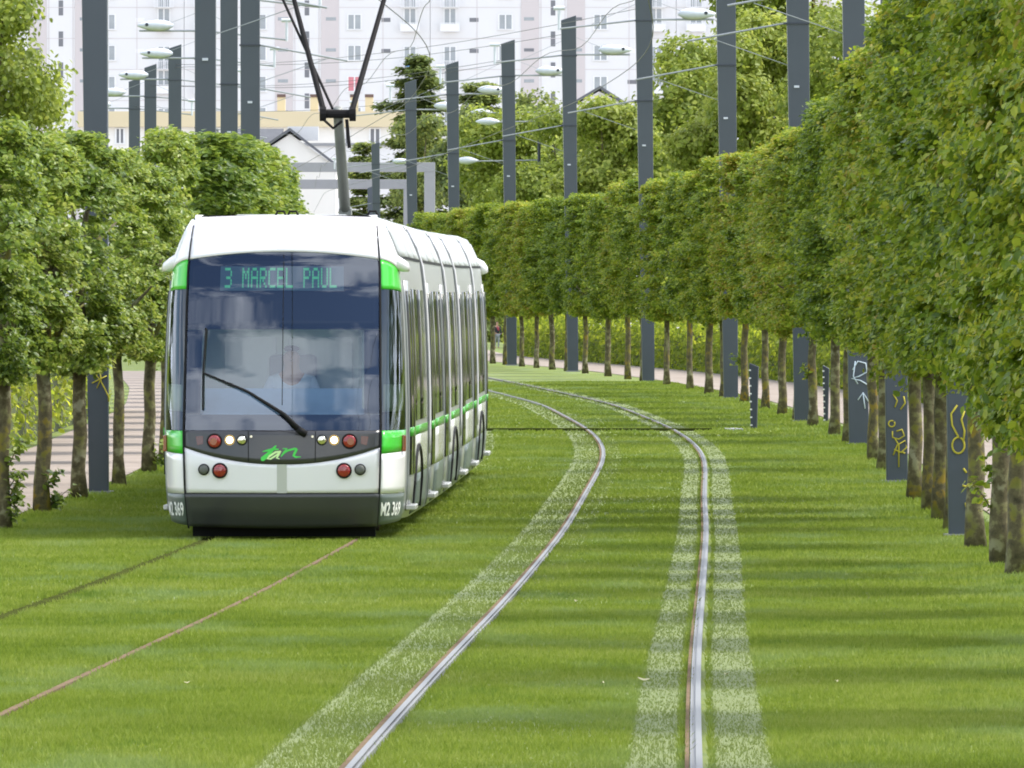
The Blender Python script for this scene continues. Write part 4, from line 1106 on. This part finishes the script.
# lamps
def lamp(u, z, r, lens, ring=True):
    p = NS(u, z, .004); q = MB(); q.disc((p.x, p.y+.03, p.z), r*1.22, .042, 22); l = q.build('headlamp' if lens in ('lamp_on', 'chrome') else 'signal_lamp', M['black'], tram, False)
    q = MB(); q.tube([(p.x, p.y-.0121, p.z), (p.x, p.y-.020, p.z), (p.x, p.y-.026, p.z)], [r, r*.9, r*.45], 22); q.build('lens', M[lens], l, True)
    return l
for s in (-1, 1):
    lamp(s*.685, .955, .062, 'red_lens'); lamp(s*.685 + 0*.01, .955, .001, 'amber_lens') if False else None
    lamp(s*.53, .967, .034, 'lamp_on'); q = MB(); p = NS(s*.53, .967); q.tube([(p.x, p.y-.0085, p.z), (p.x, p.y-.0105, p.z)], .050, 22); q.build('reflector', M['glow_tinted_reflector'], tram); lamp(s*.405, .967, .042, 'chrome')
    lamp(s*.635, .675, .062, 'red_lens')
    c = lamp(s*.80, .685, .045, 'greycap')
    # amber insert in the round lamp
    p = NS(s*.685, .955); q = MB(); q.disc((p.x+(.012 if s > 0 else -.010), p.y-.024, p.z-.002), .034, .006, 16); q.build('lens', M['amber_lens'], tram)
    # wedge indicator
    pp = [NS(s*u, z, .009) for u, z in ((.80, .93), (.86, .915), (.875, 1.0), (.80, 1.005))]; pq = [NS(s*u, z, -.01) for u, z in ((.80, .93), (.86, .915), (.875, 1.0), (.80, 1.005))]
    q = MB(); q.add(pp+pq, [(0,1,2,3), (0,4,5,1), (1,5,6,2), (2,6,7,3), (3,7,4,0)]); q.build('indicator', M['brown_lens'], tram)
    p = NS(s*.31, 1.0, .01); q = MB(); q.disc((p.x, p.y, p.z), .012, .012, 10); q.build('screw_cap', M['chrome'], tram)
    q = MB(); q.grid([[NS(s*u, z, .006) for u in (.336, .345)] for z in (.76, .85, .95, 1.05)]); q.build('panel_seam', M['black'], tram)
# bumper lip shadow gap and centre seams
q = MB(); q.grid([[NS(u, z, .0) for u in np.linspace(-1, 1, 24)] for z in (.449, .461)]); q.build('bumper_seam', M['black'], tram)
q = MB(); q.grid([[NS(u, z, .003) for u in (-.004, .004)] for z in np.linspace(1.3, 2.75, 12)]); q.build('screen_centre_wire', M['black'], tram)

# wiper: pivot at lower right of centre, arm up to the left
def on_ws(u, z, o=.03): return NS(u, z, o)
q = MB(); q.tube([on_ws(.20, 1.04, .05), on_ws(.02, 1.20, .06), on_ws(-.35, 1.42, .05), on_ws(-.80, 1.60, .03)], [.026, .020, .014, .010], 8)
q.tube([on_ws(.24, 1.02, .03), on_ws(.16, 1.06, .06)], .035, 10); wp = q.build('wiper', M['black'], tram, True)
q = MB(); q.tube([on_ws(-.805, 1.25, .02), on_ws(-.81, 1.6, .02), on_ws(-.79, 2.03, .02)], .011, 6); q.build('wiper_blade', M['black'], wp)

# destination display: dot-matrix characters
F57 = {'3': ['11110','00001','00001','01110','00001','00001','11110'], 'M': ['10001','11011','10101','10101','10001','10001','10001'], 'A': ['01110','10001','10001','11111','10001','10001','10001'],
       'R': ['11110','10001','10001','11110','10100','10010','10001'], 'C': ['01111','10000','10000','10000','10000','10000','01111'], 'E': ['11111','10000','10000','11110','10000','10000','11111'],
       'L': ['10000','10000','10000','10000','10000','10000','11111'], 'P': ['11110','10001','10001','11110','10000','10000','10000'], 'U': ['10001','10001','10001','10001','10001','10001','01110']}
def disp(u_, z, off): return NS(u_, z, off)
q = MB(); zlo, zhi = 2.40, 2.635; ul, ur = -.66, .625
q.grid([[NS(ul+(ur-ul)*i/20, zlo+(zhi-zlo)*j/3, -.006) for i in range(21)] for j in range(4)]); db = q.build('destination_display', M['ledboard'], tram)
text = '3 MARCEL PAUL'; q = MB()
x0, x1 = -.615, .565; wch = (x1-x0)/13; zt, zb = 2.62, 2.425
for i, ch in enumerate(text):
    if ch == ' ': continue
    for r, rowb in enumerate(F57[ch]):
        for c_, bit in enumerate(rowb):
            if bit == '1':
                xa = x0+i*wch+wch*.80*c_/5+.004; xb = xa+wch*.150; za = zt-(zt-zb)*(r+.92)/7; ze = zt-(zt-zb)*(r+.04)/7
                q.add([NS(xa, za, -.003), NS(xb, za, -.003), NS(xb, ze, -.003), NS(xa, ze, -.003)], [(0,1,2,3)])
q.build('lettering', M['led'], db)

# operator's brush-script word below the wiper: t a n
def stroke(pts, ws_, mat, name, off=.012):
    q = MB(); P_ = [NS(u, z, off) for u, z in pts]
    n = len(pts); L_, R_ = [], []
    for i in range(n):
        a = Vector((pts[max(i-1, 0)][0], pts[max(i-1, 0)][1])); c_ = Vector((pts[min(i+1, n-1)][0], pts[min(i+1, n-1)][1])); d_ = (c_-a).normalized(); nn = Vector((-d_.y, d_.x))*ws_[i]
        L_.append(NS(pts[i][0]+nn.x, pts[i][1]+nn.y, off)); R_.append(NS(pts[i][0]-nn.x, pts[i][1]-nn.y, off))
    q.grid([L_, R_]); return q
def uz(px, py): return ((px-283)/104.5/.945, 2.3+(300-py)/104.5)
def crop(px, py): return uz(240+px/11.38, 430+py/11.38)
lg = MB()
for pts, w in (
    ([(270,238),(330,225),(400,210),(455,212)], [.003,.010,.012,.004]), ([(425,170),(395,205),(330,275),(268,325),(255,338)], [.006,.014,.020,.022,.006]),
    ([(500,205),(545,205),(520,245),(480,295)], [.004,.010,.012,.005]), ([(500,265),(560,225),(640,205),(662,212)], [.005,.009,.010,.010]), ([(662,206),(640,250),(625,285),(650,300),(710,298)], [.010,.013,.013,.009,.002])):
    s_ = stroke([crop(*p) for p in pts], w, None, None); lg.add(s_.v, s_.f)
lo_ = lg.build('lettering', M['greenlogo'], lp)
lg = MB()
for pts, w in (([(478,235),(420,245),(350,290),(325,320),(360,322),(420,285),(470,240)], [.007,.010,.010,.008,.008,.008,.006]), ([(478,232),(450,280),(432,310),(465,322)], [.008,.010,.010,.003])):
    s_ = stroke([crop(*p) for p in pts], w, None, None, .015); lg.add(s_.v, s_.f)
lg.build('lettering', M['palelogo'], lp)

# fleet number on both skirts
def text_mesh(body, size):
    cu = bpy.data.curves.new('text', 'FONT'); cu.body = body; cu.size = size; cu.offset = .004; cu.resolution_u = 3
    o = bpy.data.objects.new('text', cu); C.objects.link(o)
    dg = bpy.context.evaluated_depsgraph_get(); me = bpy.data.meshes.new_from_object(o.evaluated_get(dg))
    bpy.data.objects.remove(o); return me
me = text_mesh('M2 369', .17); xs = [v.co.x for v in me.vertices]; wd = max(xs)
for s in (-1, 1):
    m2 = me.copy()
    bm = bmesh.new(); bm.from_mesh(m2); bmesh.ops.subdivide_edges(bm, edges=[e for e in bm.edges if e.calc_length() > .04], cuts=2); bmesh.ops.triangulate(bm, faces=bm.faces); bm.to_mesh(m2); bm.free()
    for v in m2.vertices:
        f = v.co.x/wd
        u = (1.06+.62*f) if s > 0 else (-1.70+.62*f)
        v.co = NS(u, .245+v.co.y*1.05, .008)
    m2.materials.clear(); m2.materials.append(M['letter'])
    o = bpy.data.objects.new('lettering', m2); C.objects.link(o); o.parent = tram

# cab interior
q = MB(); q.box(-1.05, 1.05, 1.65, 1.70, .35, 2.9); pw = q.build('cab_partition', M['cab_green'], tram)
q = MB()
for xa, xb, za, zb in ((-.62, -.12, 1.25, 1.95), (.0, .62, 1.25, 1.95), (.68, .86, 1.25, 1.95)): q.box(xa, xb, 1.63, 1.649, za, zb)
q.build('partition_window', plain('partition_glass', (.45,.55,.50), .15), pw)
q = MB(); q.add([(-.80,.28,1.02),(.80,.28,1.02),(.80,.80,1.02),(-.80,.80,1.02),(-.80,.28,1.215),(.80,.28,1.215),(.80,.80,1.47),(-.80,.80,1.47)], [(0,3,2,1),(4,5,6,7),(0,1,5,4),(1,2,6,5),(2,3,7,6),(3,0,4,7)])
bevel(q.build('dashboard', M['dash_blue'], tram), .03)
for s in (-1, 1):
    q = MB(); q.tube([(s*.79, .40, 1.2), (s*.785, .52, 2.1), (s*.78, .68, 2.7)], .034, 8); q.build('cab_pillar', M['cab_green'], tram)
q = MB(); q.box(-1.0, 1.0, .35, 2.0, .33, .36); q.build('cab_floor', M['white_dimmed'], tram)
q = MB(); q.box(-.18, .28, 1.42, 1.52, .85, 1.78); bevel(q.build('driver_seat', M['concrete'], tram), .04, 3)

# --- bodies
def section(y, k=1.0, inset=0.0):
    zs, xs = PROF_Z, PROF_X
    r = [(x*k-inset, y, z) for x, z in zip(xs, zs)]
    return [(-x, y, z) for x, y, z in r[::-1]][:0] + r + [(-x, yy, z) for x, yy, z in r[::-1]]
def body_shell(y0, y1, cab_front, cab_back, name, parent):
    ys = [y0]
    if cab_front: ys += [y0+.4, y0+.9, y0+1.5]
    n = 8
    base = ys[-1]; end = y1-(1.5 if cab_back else 0)
    ys += [base+(end-base)*(i+1)/n for i in range(n)]
    if cab_back: ys += [y1-.9, y1-.4, y1]
    def kk(y):
        k = 1.0
        if cab_front: k = min(k, float(np.interp(y-y0, [0, .4, .9, 1.5], [.965, .985, .997, 1])))
        if cab_back: k = min(k, float(np.interp(y1-y, [0, .4, .9, 1.5], [.70, .86, .96, 1])))
        return k
    b = MB(); rows = [section(y, kk(y)) for y in ys]; b.grid([r+[r[0]] for r in rows])
    n0 = len(rows[0])+1
    if not cab_front: b.f.append(tuple(range(n0-1)))
    b.f.append(tuple((len(rows)-1)*n0+i for i in range(n0-1))[::-1])
    o = b.build(name, M['silver'], parent); bm = bmesh.new(); bm.from_mesh(o.data); bmesh.ops.remove_doubles(bm, verts=bm.verts, dist=1e-4); bmesh.ops.recalc_face_normals(bm, faces=bm.faces); bm.to_mesh(o.data); bm.free()
    for p in o.data.polygons: p.use_smooth = abs(p.normal.y) < .9
    return o, kk

def skin(name, mat, y0, y1, z0, z1, s, kk, parent, off=.006, nz=4, ny=2):
    rows = []
    for j in range(nz+1):
        z = z0+(z1-z0)*j/nz
        rows.append([(s*(bx(z)*kk(y)+off), y, z+(off*.6 if z > 2.73 else 0)) for y in [y0+(y1-y0)*i/ny for i in range(ny+1)]])
    if s < 0: rows = [r[::-1] for r in rows]
    b = MB(); b.grid(rows); o = b.build(name, mat, parent, True)
    md = o.modifiers.new('thick', 'SOLIDIFY'); md.thickness = off+.002; md.offset = -1
    return o

def module(idx, l, cab_front, cab_back):
    y0 = YC if cab_front else 0.0
    y1 = l
    o, kk = body_shell(y0, y1, cab_front, cab_back, 'body', tram)
    o.matrix_parent_inverse = Matrix.Identity(4); o.matrix_local = inv0 @ fr[idx]
    # doors and windows
    if cab_front: lay = [('door', 1.25, 2.15), ('window', 2.35, 4.2), ('window', 4.3, 6.8)]
    elif cab_back: lay = [('window', .3, 2.9), ('window', 3.0, 4.7), ('door', 4.8, 5.7)]
    elif l > 6: lay = [('door', .45, 1.85), ('window', 2.05, 4.05), ('window', 4.15, 6.15), ('door', 6.35, 7.75)]
    else: lay = [('window', .3, 2.45), ('window', 2.55, 4.7)]
    e0, e1 = y0+.16, y1-(1.5 if cab_back else .10)
    for s in (-1, 1):
        # continuous bands in pieces between the doors
        cuts = [e0]+[v for d in lay if d[0] == 'door' for v in (d[1], d[2])]+[e1]
        for a, c in zip(cuts[0::2], cuts[1::2]):
            if c-a < .12: continue
            skin('skirt', M['greygreen'], a+.01, c-.01, .22, .60, s, kk, o, .008)
            skin('side_panel', M['white_dimmed'], a+.01, c-.01, .605, .985, s, kk, o, .008)
            skin('green_stripe', M['green_dimmed'], a+.01, c-.01, .988, 1.075, s, kk, o, .009, 2)
        for kind, a, c in lay:
            if kind == 'window':
                skin('window', M['sideglass'], a, c, 1.13, 2.42, s, kk, o, .010, 6)
                if l < 6 or cab_front or cab_back:
                    pass
            else:
                d = skin('door', M['silver'], a, c, .27, 2.50, s, kk, o, .016, 9)
                mid = (a+c)/2
                for aa, cc in ((a+.06, mid-.03), (mid+.03, c-.06)):
                    skin('door_glass', M['sideglass'], aa, cc, .62, 2.40, s, kk, o, .026, 7)
                skin('door_stripe', M['green_dimmed'], a+.05, c-.05, .99, 1.075, s, kk, o, .030, 1)
                q = MB(); xs = bx(.35)*kk(mid); q.box(*sorted((s*(xs-.02), s*(xs+(.075 if s > 0 else .03)))), a-.02, c+.02, .275, .325); bevel(q.build('door_sill', M['alu'], o), .01)
        # roof side panels between joints
        n = 3; span = (e1-e0)
        for k in range(n):
            skin('roof_panel', M['roof_silver'], e0+span*k/n+.012, e0+span*(k+1)/n-.012, 2.735, 3.02, s, kk, o, .008, 5)
        q = MB(); q.grid([[(s*(bx(z)*kk(y)+.010), y, z) for y in np.linspace(e0, e1, 6)] for z in (2.712, 2.735)]); q.build('roof_joint', M['black'], o)
        if idx > 0:
            skin('end_rim', M['white'], .0, .14, .75, 3.05, s, kk, o, .022, 12, 1)
        if l < 6 or cab_front or cab_back:
            # bogie cover with a dark arched slot round it
            yc = 3.6 if not cab_back else 2.2
            if l < 6: yc = 2.5
            pts = []
            for i in range(13):
                a_ = PI*i/12; pts.append((yc-math.cos(a_)*1.25, .26+.62*math.sin(a_)**.6))
            q = MB(); q.tube([(s*(bx(z)*kk(y)+.012), y, z) for y, z in pts], .022, 5); q.build('bogie_slot', M['black'], o)
    # roof equipment, low
    q = MB(); q.box(-.55, .55, y0+1.2, y1-.9, 3.10, 3.15); bevel(q.build('roof_box', M['roof_silver'], o), .03)
    q = MB(); q.box(-.9, .9, y0+.3, y1-.3, .19, .24); q.build('underframe', M['black'], o)
    # wheels
    if l < 6 or cab_front or cab_back:
        yc = 3.6 if not cab_back else 2.2
        if l < 6: yc = 2.5
        for s in (-1, 1):
            for dy in (-.9, .9):
                q = MB(); q.tube([(s*.66, yc+dy, .29), (s*.79, yc+dy, .29)], .28, 20); q.build('wheel', M['rail_rust'], o)
    return o, kk
mods = []
for i, l in enumerate(L_mod):
    mods.append(module(i, l, i == 0, i == 4))
# rear camera lobes and gangway bellows
kk4 = mods[4][1]
for s in (-1, 1):
    q = MB(); y = L_mod[4]-1.5; q.tube([(s*1.02, y, 2.82), (s*1.11, y+.03, 2.73), (s*1.17, y+.06, 2.68), (s*1.21, y+.08, 2.66)], [.05, .09, .07, .02], 12); q.build('camera_lobe', M['white'], mods[4][0], True)
for i in range(4):
    l = L_mod[i]; b = MB(); rows = []
    A = inv0 @ fr[i]; B = inv0 @ fr[i+1]
    n = 10
    for j in range(n+1):
        f = j/n; ins = .10+(.05 if j % 2 else 0)
        sa = section(l-.02, 1, ins); sb = section(.02, 1, ins)
        rows.append([(A @ Vector(p)).lerp(B @ Vector(q_), f) for p, q_ in zip(sa, sb)])
    b.grid([r+[r[0]] for r in rows]); b.build('bellows', M['black'], tram)

# pantograph on the third body
pb = mods[2][0]
q = MB(); q.box(-.45, .45, .3, 1.7, 3.18, 3.24); q.box(-.07, .07, 1.2, 1.5, 3.24, 3.36)
for xx in (-.35, .35):
    for yy in (.4, 1.6): q.tube([(xx, yy, 3.12), (xx, yy, 3.2)], .05, 10)
pg = q.build('pantograph', M['pant_grey'], tram); pg.matrix_local = inv0 @ fr[2]
q = MB(); kn = Vector((-.02, -.55, 4.44)); q.tube([(0.0, 1.35, 3.3), kn], [.062, .056], 14); q.build('lower_arm', M['pant_grey'], pg, True)
q = MB(); q.tube([kn+Vector((-.20, 0, -.04)), kn+Vector((.20, 0, -.04))], .05, 10)
for s in (-1, 1): q.tube([kn+Vector((s*.13, 0, -.04)), kn+Vector((s*.20, 0, -.04))], .085, 10)
q.tube([kn+Vector((.10, -.05, -.1)), kn+Vector((.13, -.05, -.42))], .022, 6); q.tube([kn+Vector((-.16, -.05, -.1)), kn+Vector((-.05, -.05, -.2)), kn+Vector((.05, -.05, -.12))], .018, 6)
q.build('knee_bar', M['pant_dark'], pg)
q = MB(); hd = Vector((0, .8, 6.02))
q.tube([kn+Vector((-.165, 0, .02)), hd+Vector((-.62, 0, -.08))], [.034, .026], 10); q.tube([kn+Vector((.165, 0, .02)), hd+Vector((.52, 0, -.08))], [.034, .026], 10)
q.tube([kn+Vector((-.06, .03, .02)), hd+Vector((-.78, 0, -.1))], .017, 6)
q.build('upper_arm', M['pant_dark'], pg)
q = MB()
for dy in (-.18, .18): q.tube([hd+Vector((-.85, dy, -.18)), hd+Vector((-.6, dy, 0)), hd+Vector((.6, dy, 0)), hd+Vector((.85, dy, -.18))], .02, 8)
q.tube([hd+Vector((-.6, -.18, -.03)), hd+Vector((-.6, .18, -.03))], .02, 6); q.tube([hd+Vector((.6, -.18, -.03)), hd+Vector((.6, .18, -.03))], .02, 6)
q.build('collector_head', M['pant_dark'], pg)
# small roof fittings behind the front fairing
for x in (-.10, .02, .80):
    q = MB(); q.tube([(x-.05, 2.2, 3.14), (x-.03, 2.2, 3.18), (x+.03, 2.2, 3.18), (x+.05, 2.2, 3.14)], .012, 6); q.build('roof_fitting', M['pant_dark'], mods[0][0])

# driver
def driver():
    t = empty('person', (0, 0, 0)); t.matrix_world = fr[0] @ Matrix.Translation((.05, 1.16, .50))
    tag(t, 'tram driver in a pale blue shirt seated behind the windscreen', 'person')
    J = [(0,.05,.50),(0,.02,.70),(0,-.02,.98),(0,-.04,1.12),(0,-.07,1.22),(0,-.08,1.33),
         (.19,-.01,1.02),(.27,-.12,.78),(.20,-.38,.80),(.19,-.47,.82),(-.19,-.01,1.02),(-.27,-.12,.78),(-.20,-.38,.80),(-.19,-.47,.82),
         (.10,.0,.50),(.13,-.42,.52),(.13,-.45,.10),(.13,-.58,.05),(-.10,.0,.50),(-.13,-.42,.52),(-.13,-.45,.10),(-.13,-.58,.05)]
    E = [(0,1),(1,2),(2,3),(3,4),(4,5),(2,6),(6,7),(7,8),(8,9),(2,10),(10,11),(11,12),(12,13),(0,14),(14,15),(15,16),(16,17),(0,18),(18,19),(19,20),(20,21)]
    R = [.14,.14,.16,.06,.095,.08,.065,.05,.035,.04,.065,.05,.035,.04,.09,.07,.05,.045,.09,.07,.05,.045]
    skin_body('body', J, E, R, M['skin'], t)
    def sub(keys, mat, k, nm):
        mp = {a: i for i, a in enumerate(keys)}
        skin_body(nm, [J[a] for a in keys], [(mp[a], mp[c]) for a, c in E if a in mp and c in mp], [R[a]*k for a in keys], M[mat], t)
    sub([0,1,2,3,6,7,10,11], 'shirt', 1.16, 'shirt'); sub([0,14,15,16,18,19,20], 'jacket', 1.12, 'trousers')
    skin_body('hair', [(0,-.045,1.31),(0,-.03,1.37)], [(0,1)], [.10,.085], M['hair'], t)
    q = MB(); q.tube([(0,-.16,1.26),(0,-.195,1.235)], [.012,.02], 8)
    for s in (-1,1): q.tube([(s*.035,-.155,1.285),(s*.035,-.168,1.285)], .012, 8)
    q.build('face', M['skin'], t, True)
driver()

# ------------------------------------------------------------------ camera, light, sky
cam_d = bpy.data.cameras.new('camera'); cam = bpy.data.objects.new('camera', cam_d); C.objects.link(cam)
cam_d.sensor_width = 36; cam_d.lens = 36*F/1024; cam_d.clip_start = .5; cam_d.clip_end = 6000
cam.location = (0, 0, EYE); cam.rotation_euler = (PI/2-math.atan(84/F), 0, 0); SC.camera = cam

SUN_EL, SUN_AZ = 53, 80     # azimuth measured from the view direction towards the right
d_ = Vector((math.sin(math.radians(SUN_AZ))*math.cos(math.radians(SUN_EL)), math.cos(math.radians(SUN_AZ))*math.cos(math.radians(SUN_EL)), math.sin(math.radians(SUN_EL))))
sl = bpy.data.lights.new('sun', 'SUN'); sl.energy = 3.0; sl.angle = math.radians(17); sl.color = (1, .955, .87)
so = bpy.data.objects.new('sun', sl); C.objects.link(so); so.rotation_euler = (-d_).to_track_quat('-Z', 'Y').to_euler()

w = bpy.data.worlds.new('World'); SC.world = w; w.use_nodes = True; nt = w.node_tree
bgN = nt.nodes['Background']; bgN.inputs['Strength'].default_value = .148
sky = nt.nodes.new('ShaderNodeTexSky'); sky.sky_type = 'NISHITA'; sky.sun_disc = False
sky.sun_elevation = math.radians(SUN_EL); sky.sun_rotation = math.radians(SUN_AZ)
tc = nt.nodes.new('ShaderNodeTexCoord'); mp = nt.nodes.new('ShaderNodeMapping'); mp.inputs['Scale'].default_value = (1.3, 1.3, 3.6)
nt.links.new(tc.outputs['Generated'], mp.inputs['Vector'])
nz = nt.nodes.new('ShaderNodeTexNoise'); nz.inputs['Scale'].default_value = 2.6; nz.inputs['Detail'].default_value = 7; nz.inputs['Roughness'].default_value = .58
nt.links.new(mp.outputs[0], nz.inputs['Vector'])
cf = ramp(nt, nz.outputs['Fac'], [(.45,(0,0,0)), (.56,(1,1,1))])
cl = mixc(nt, cf, sky.outputs[0], (9.5, 9.6, 9.8))
nt.links.new(cl, bgN.inputs['Color'])

SC.view_settings.view_transform = 'Standard'; SC.view_settings.look = 'None'; SC.view_settings.gamma = 1
SC.view_settings.use_curve_mapping = False; SC.view_settings.exposure = .93
SC.render.engine = 'CYCLES'; SC.cycles.max_bounces = 6; SC.cycles.filter_width = 1.9; SC.cycles.transparent_max_bounces = 12; SC.cycles.use_denoising = True
SC.cycles.caustics_reflective = False; SC.cycles.caustics_refractive = False
